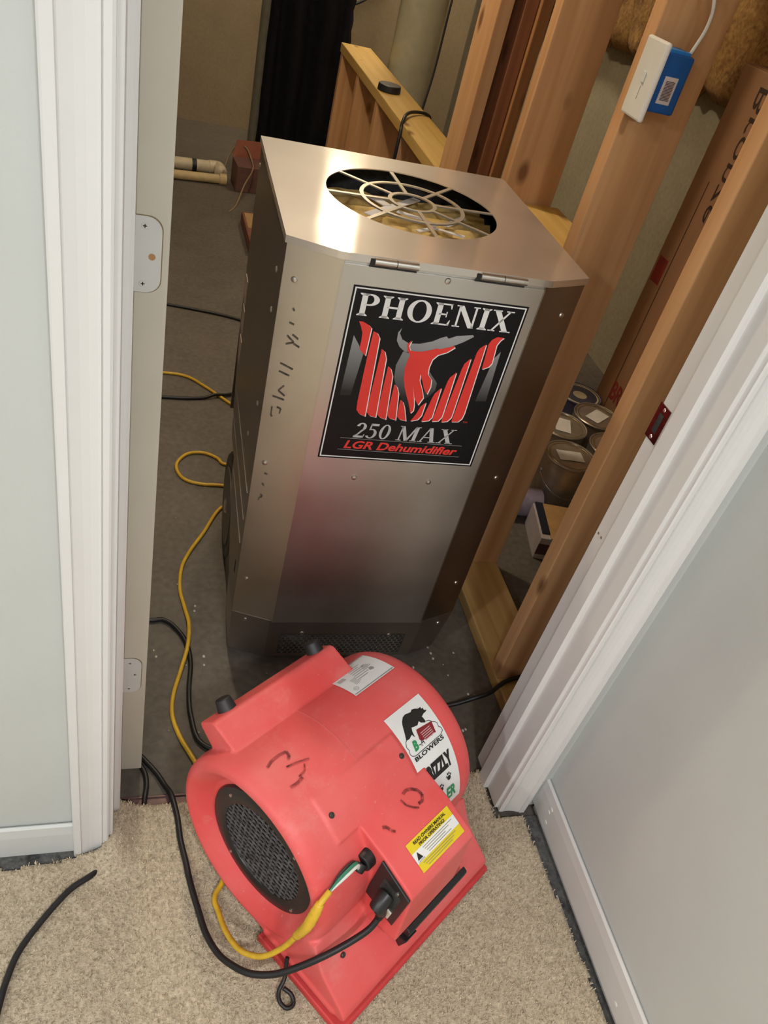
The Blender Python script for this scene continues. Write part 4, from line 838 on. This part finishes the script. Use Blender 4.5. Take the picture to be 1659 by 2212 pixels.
# insulation blanket on the foundation wall
ib = MB(); ny, nz = 90, 30; 
for j in range(nz+1):
    for i in range(ny+1):
        y = .6 + 3.2*i/ny; t = j/nz; z0 = 1.10 + .05*mnoise.noise((y*5, 0, 0)) + .03*mnoise.noise((y*19, 3, 0)); z = z0 + (2.3-z0)*t
        x = 1.825 - .03*mnoise.noise((y*6, z*6, 0)) - .02*mnoise.noise((y*17, z*17, 5)) - .015*mnoise.noise((y*45, z*45, 9)) + (.05 if j == 0 else 0)
        ib.v.append((x, y, z))
for j in range(nz):
    for i in range(ny): a = j*(ny+1)+i; ib.f.append((a, a+1, a+ny+2, a+ny+1))
ins = obj('insulation_blanket', ib, blotch('fibreglass', (.13,.055,.015), (.50,.29,.09), .95, scales=(9., 28., 80.), bump=1.), smooth=True)
sld = ins.modifiers.new('thick', 'SOLIDIFY'); sld.thickness = .06; sld.offset = 1
tag(ins, 'brown fibreglass insulation blanket hanging on the foundation wall', 'insulation')
# ================================================================ far end of the back room
tag(obj('vent_pipe', MB().lathe([(.0,.1),(.001,.103),(2.49,.103)], lambda a, p, q: (1.145+p, 3.12+q, a), 40), plain('grey_pvc', (.42,.40,.28), .25, var=.04), smooth=40), 'wide grey plastic pipe standing behind the half wall', 'pipe')
tag(obj('drain_pipe', MB().lathe([(.0,.06),(.001,.062),(2.49,.062)], lambda a, p, q: (1.40+p, 3.02+q, a), 32), plain('dark_grey_pipe', (.20,.18,.13), .45, var=.1), smooth=40), 'slimmer dark grey pipe beside the wide grey pipe', 'pipe')
tag(obj('hanging_cable', MB().tube(spline([(1.16,2.60,2.49),(1.12,2.58,1.9),(1.085,2.55,1.4),(1.068,2.52,1.12),(1.058,2.50,.9),(1.035,2.47,.7),(1.045,2.45,.3),(1.05,2.45,.01)]), .0042, 8), M_BLACK, smooth=True), 'thin black cable hanging in front of the grey pipes', 'cable')
tag(obj('plate_cable', MB().tube(spline([(1.03,2.26,.60),(1.015,2.27,.77),(1.00,2.27,.804),(.95,2.25,.812),(.90,2.19,.815),(.868,2.12,.805),(.855,2.08,.76),(.852,2.07,.60),(.852,2.07,.3),(.85,2.05,.008)]), .006, 8), M_BLACK, smooth=True), 'black cable draped over the half wall top plate', 'cable')
tag(obj('wall_cable', MB().tube(spline([(.80,4.60,1.02),(.98,4.62,.80),(1.10,4.62,.78),(1.25,4.62,.86),(1.40,4.62,1.05),(1.45,4.62,1.5)]), .008, 8), M_BLACK, smooth=True), 'black cable sagging across the back wall', 'cable')
# black drape
dr = MB(); nu, nv = 40, 50
for j in range(nv+1):
    for i in range(nu+1):
        z = .04 + 2.2*j/nv; t = i/nu; x = .615 + .335*t + .012*mnoise.noise((0, z*5, t*2))*(1 if t > .5 else .4); y = 3.72 + .03*math.sin(t*15+z*.6) + .02*mnoise.noise((t*4, z*2, 0))
        dr.v.append((x + (.012*mnoise.noise((z*22, 1, 0)) if i == nu else 0), y, z))
for j in range(nv):
    for i in range(nu): a = j*(nu+1)+i; dr.f.append((a, a+1, a+nu+2, a+nu+1))
dro = obj('black_tarp', dr, plain('black_cloth', (.006,.006,.009), .85, var=.2, spec=.2), smooth=True)
sld = dro.modifiers.new('thick', 'SOLIDIFY'); sld.thickness = .05; sld.offset = 1
tag(dro, 'black plastic tarp hanging in front of the back wall', 'tarp')
tag(obj('grey_upright', MB().cyl((.585,3.93,0), (.585,3.93,2.49), .034, n=24), plain('upright_grey', (.17,.16,.115), .6, var=.1), smooth=40), 'slim grey post beside the black tarp', 'upright')  # slim grey cylinder standing at the tarp's left edge
M_PVC = plain('cream_pvc', (.66,.58,.42), .35, var=.06, scale=30)
pa = thing('floor_pipe', 'pale plastic pipe with a black band lying by the back wall', 'pipe', (0, 0, 0))
obj('tube_body', MB().cyl((-.35,3.655,.034), (.36,3.725,.034), .031, n=20), M_PVC, pa, smooth=40)
obj('black_band', MB().cyl((.252,3.7145,.034), (.276,3.717,.034), .0325, n=20), M_BLACK, pa, smooth=40)
obj('elbow', MB().tube(spline([(.34,3.723,.034),(.385,3.73,.034),(.40,3.70,.034),(.402,3.66,.034)]), .034, 14), M_PVC, pa, smooth=True)
tag(obj('floor_pipe', MB().cyl((-.35,3.49,.024), (.395,3.585,.024), .023, n=18).cyl((.39,3.584,.024), (.425,3.589,.024), .029, n=18), plain('yellowed_pvc', (.62,.48,.25), .4, var=.06), smooth=40), 'yellowed slim plastic pipe lying in front of the banded pipe', 'pipe')
# debris by the back wall
db_ = thing('leaning_board', 'reddish brown board lying on the concrete behind the dehumidifier', 'board', (.475, 2.73, 0), math.radians(1.5))
obj('board_body', MB().box(0, .20, 0, .36, .0005, .055), wood('red_board', (.16,.060,.038), (.25,.105,.07), axis='Y'), db_, bevel=.003)
obj('board_cap', MB().box(.0, .19, -.03, -.0005, .0005, .03), plain('tan_cap', (.36,.22,.14), .7), db_)
obj('paper_sheet', MB().box(.01, .15, .16, .34, .0555, .0575), plain('tan_paper', (.42,.26,.11), .8), db_)
cb = thing('open_carton', 'dark maroon open carton on the floor before the back wall', 'carton', (.47, 3.50, 0), math.radians(6))
obj('carton_body', MB().box(0, .26, 0, .15, .0005, .13), plain('maroon_carton', (.16,.075,.06), .75, var=.1), cb, bevel=.003)
obj('carton_flap', MB().add([(0,.15,.13),(.24,.15,.13),(.24,.175,.215),(.02,.18,.205),(0,.154,.13),(.24,.154,.13),(.24,.179,.215),(.02,.184,.205)], [(0,1,2,3),(4,5,6,7),(0,1,5,4),(1,2,6,5),(2,3,7,6),(3,0,4,7)]), plain('red_flap', (.28,.085,.045), .7), cb)
gbg = obj('grey_bag', MB().lathe([(0.0005,.02),(.003,.10),(.05,.135),(.12,.13),(.18,.10),(.21,.05),(.215,.01)], lambda a, p, q: (.70+p*1.0, 3.29+q*.95, a), 24), plain('olive_bag', (.17,.15,.10), .7, var=.15), smooth=True)
tag(gbg, 'olive grey rounded bag on the floor beside the maroon carton', 'bag')
cord('thin_cord', [(.40,3.60,.004),(.43,3.70,.08),(.47,3.71,.16),(.52,3.66,.18),(.55,3.58,.136),(.54,3.46,.13),(.50,3.40,.07),(.46,3.30,.004),(.42,3.20,.004)], .004, plain('tan_cord', (.30,.20,.11), .6), 'thin tan cord curled over the maroon carton')
# small crumbs on the slab
M_CRUMB = plain('plaster_crumb', (.62,.60,.55), .8)
for k in range(26):
    x, y = random.choice([(random.uniform(.05,.2), random.uniform(.13,.75)), (random.uniform(.62,.84), random.uniform(.18,.48))])
    s_ = random.uniform(.0014, .0034)
    tag(obj('plaster_crumb', MB().lathe([(0.0002,s_*.4),(s_*.5,s_),(s_*1.1,s_*.3)], lambda a, p, q: (x+p, y+q*1.4, a), 6), M_CRUMB), 'tiny pale plaster crumb lying on the concrete floor', 'crumb', 'plaster crumbs on the slab')

# ================================================================ shop light on the back room ceiling
sl = thing('shop_light', 'long warm tube light hanging below the back room ceiling', 'light', (1.17, 3.95, 2.26))
obj('light_pan', MB().prism([(-.11,.0),(-.07,.06),(.07,.06),(.11,.0),(.105,.0),(.066,.055),(-.066,.055),(-.105,.0)], lambda x, z, t: (x, t, z), -.62, .62), M_WHITEPL, sl)
for x in (-.045, .045): obj('light_tube', MB().cyl((x,-.6,.018), (x,.6,.018), .013, n=14), emit('warm_tube', (1.0,.86,.64), 78.), sl, smooth=True)
for y in (-.5,.5): obj('hanger', MB().cyl((0,y,.06), (0,y,.24), .003), M_METAL, sl)
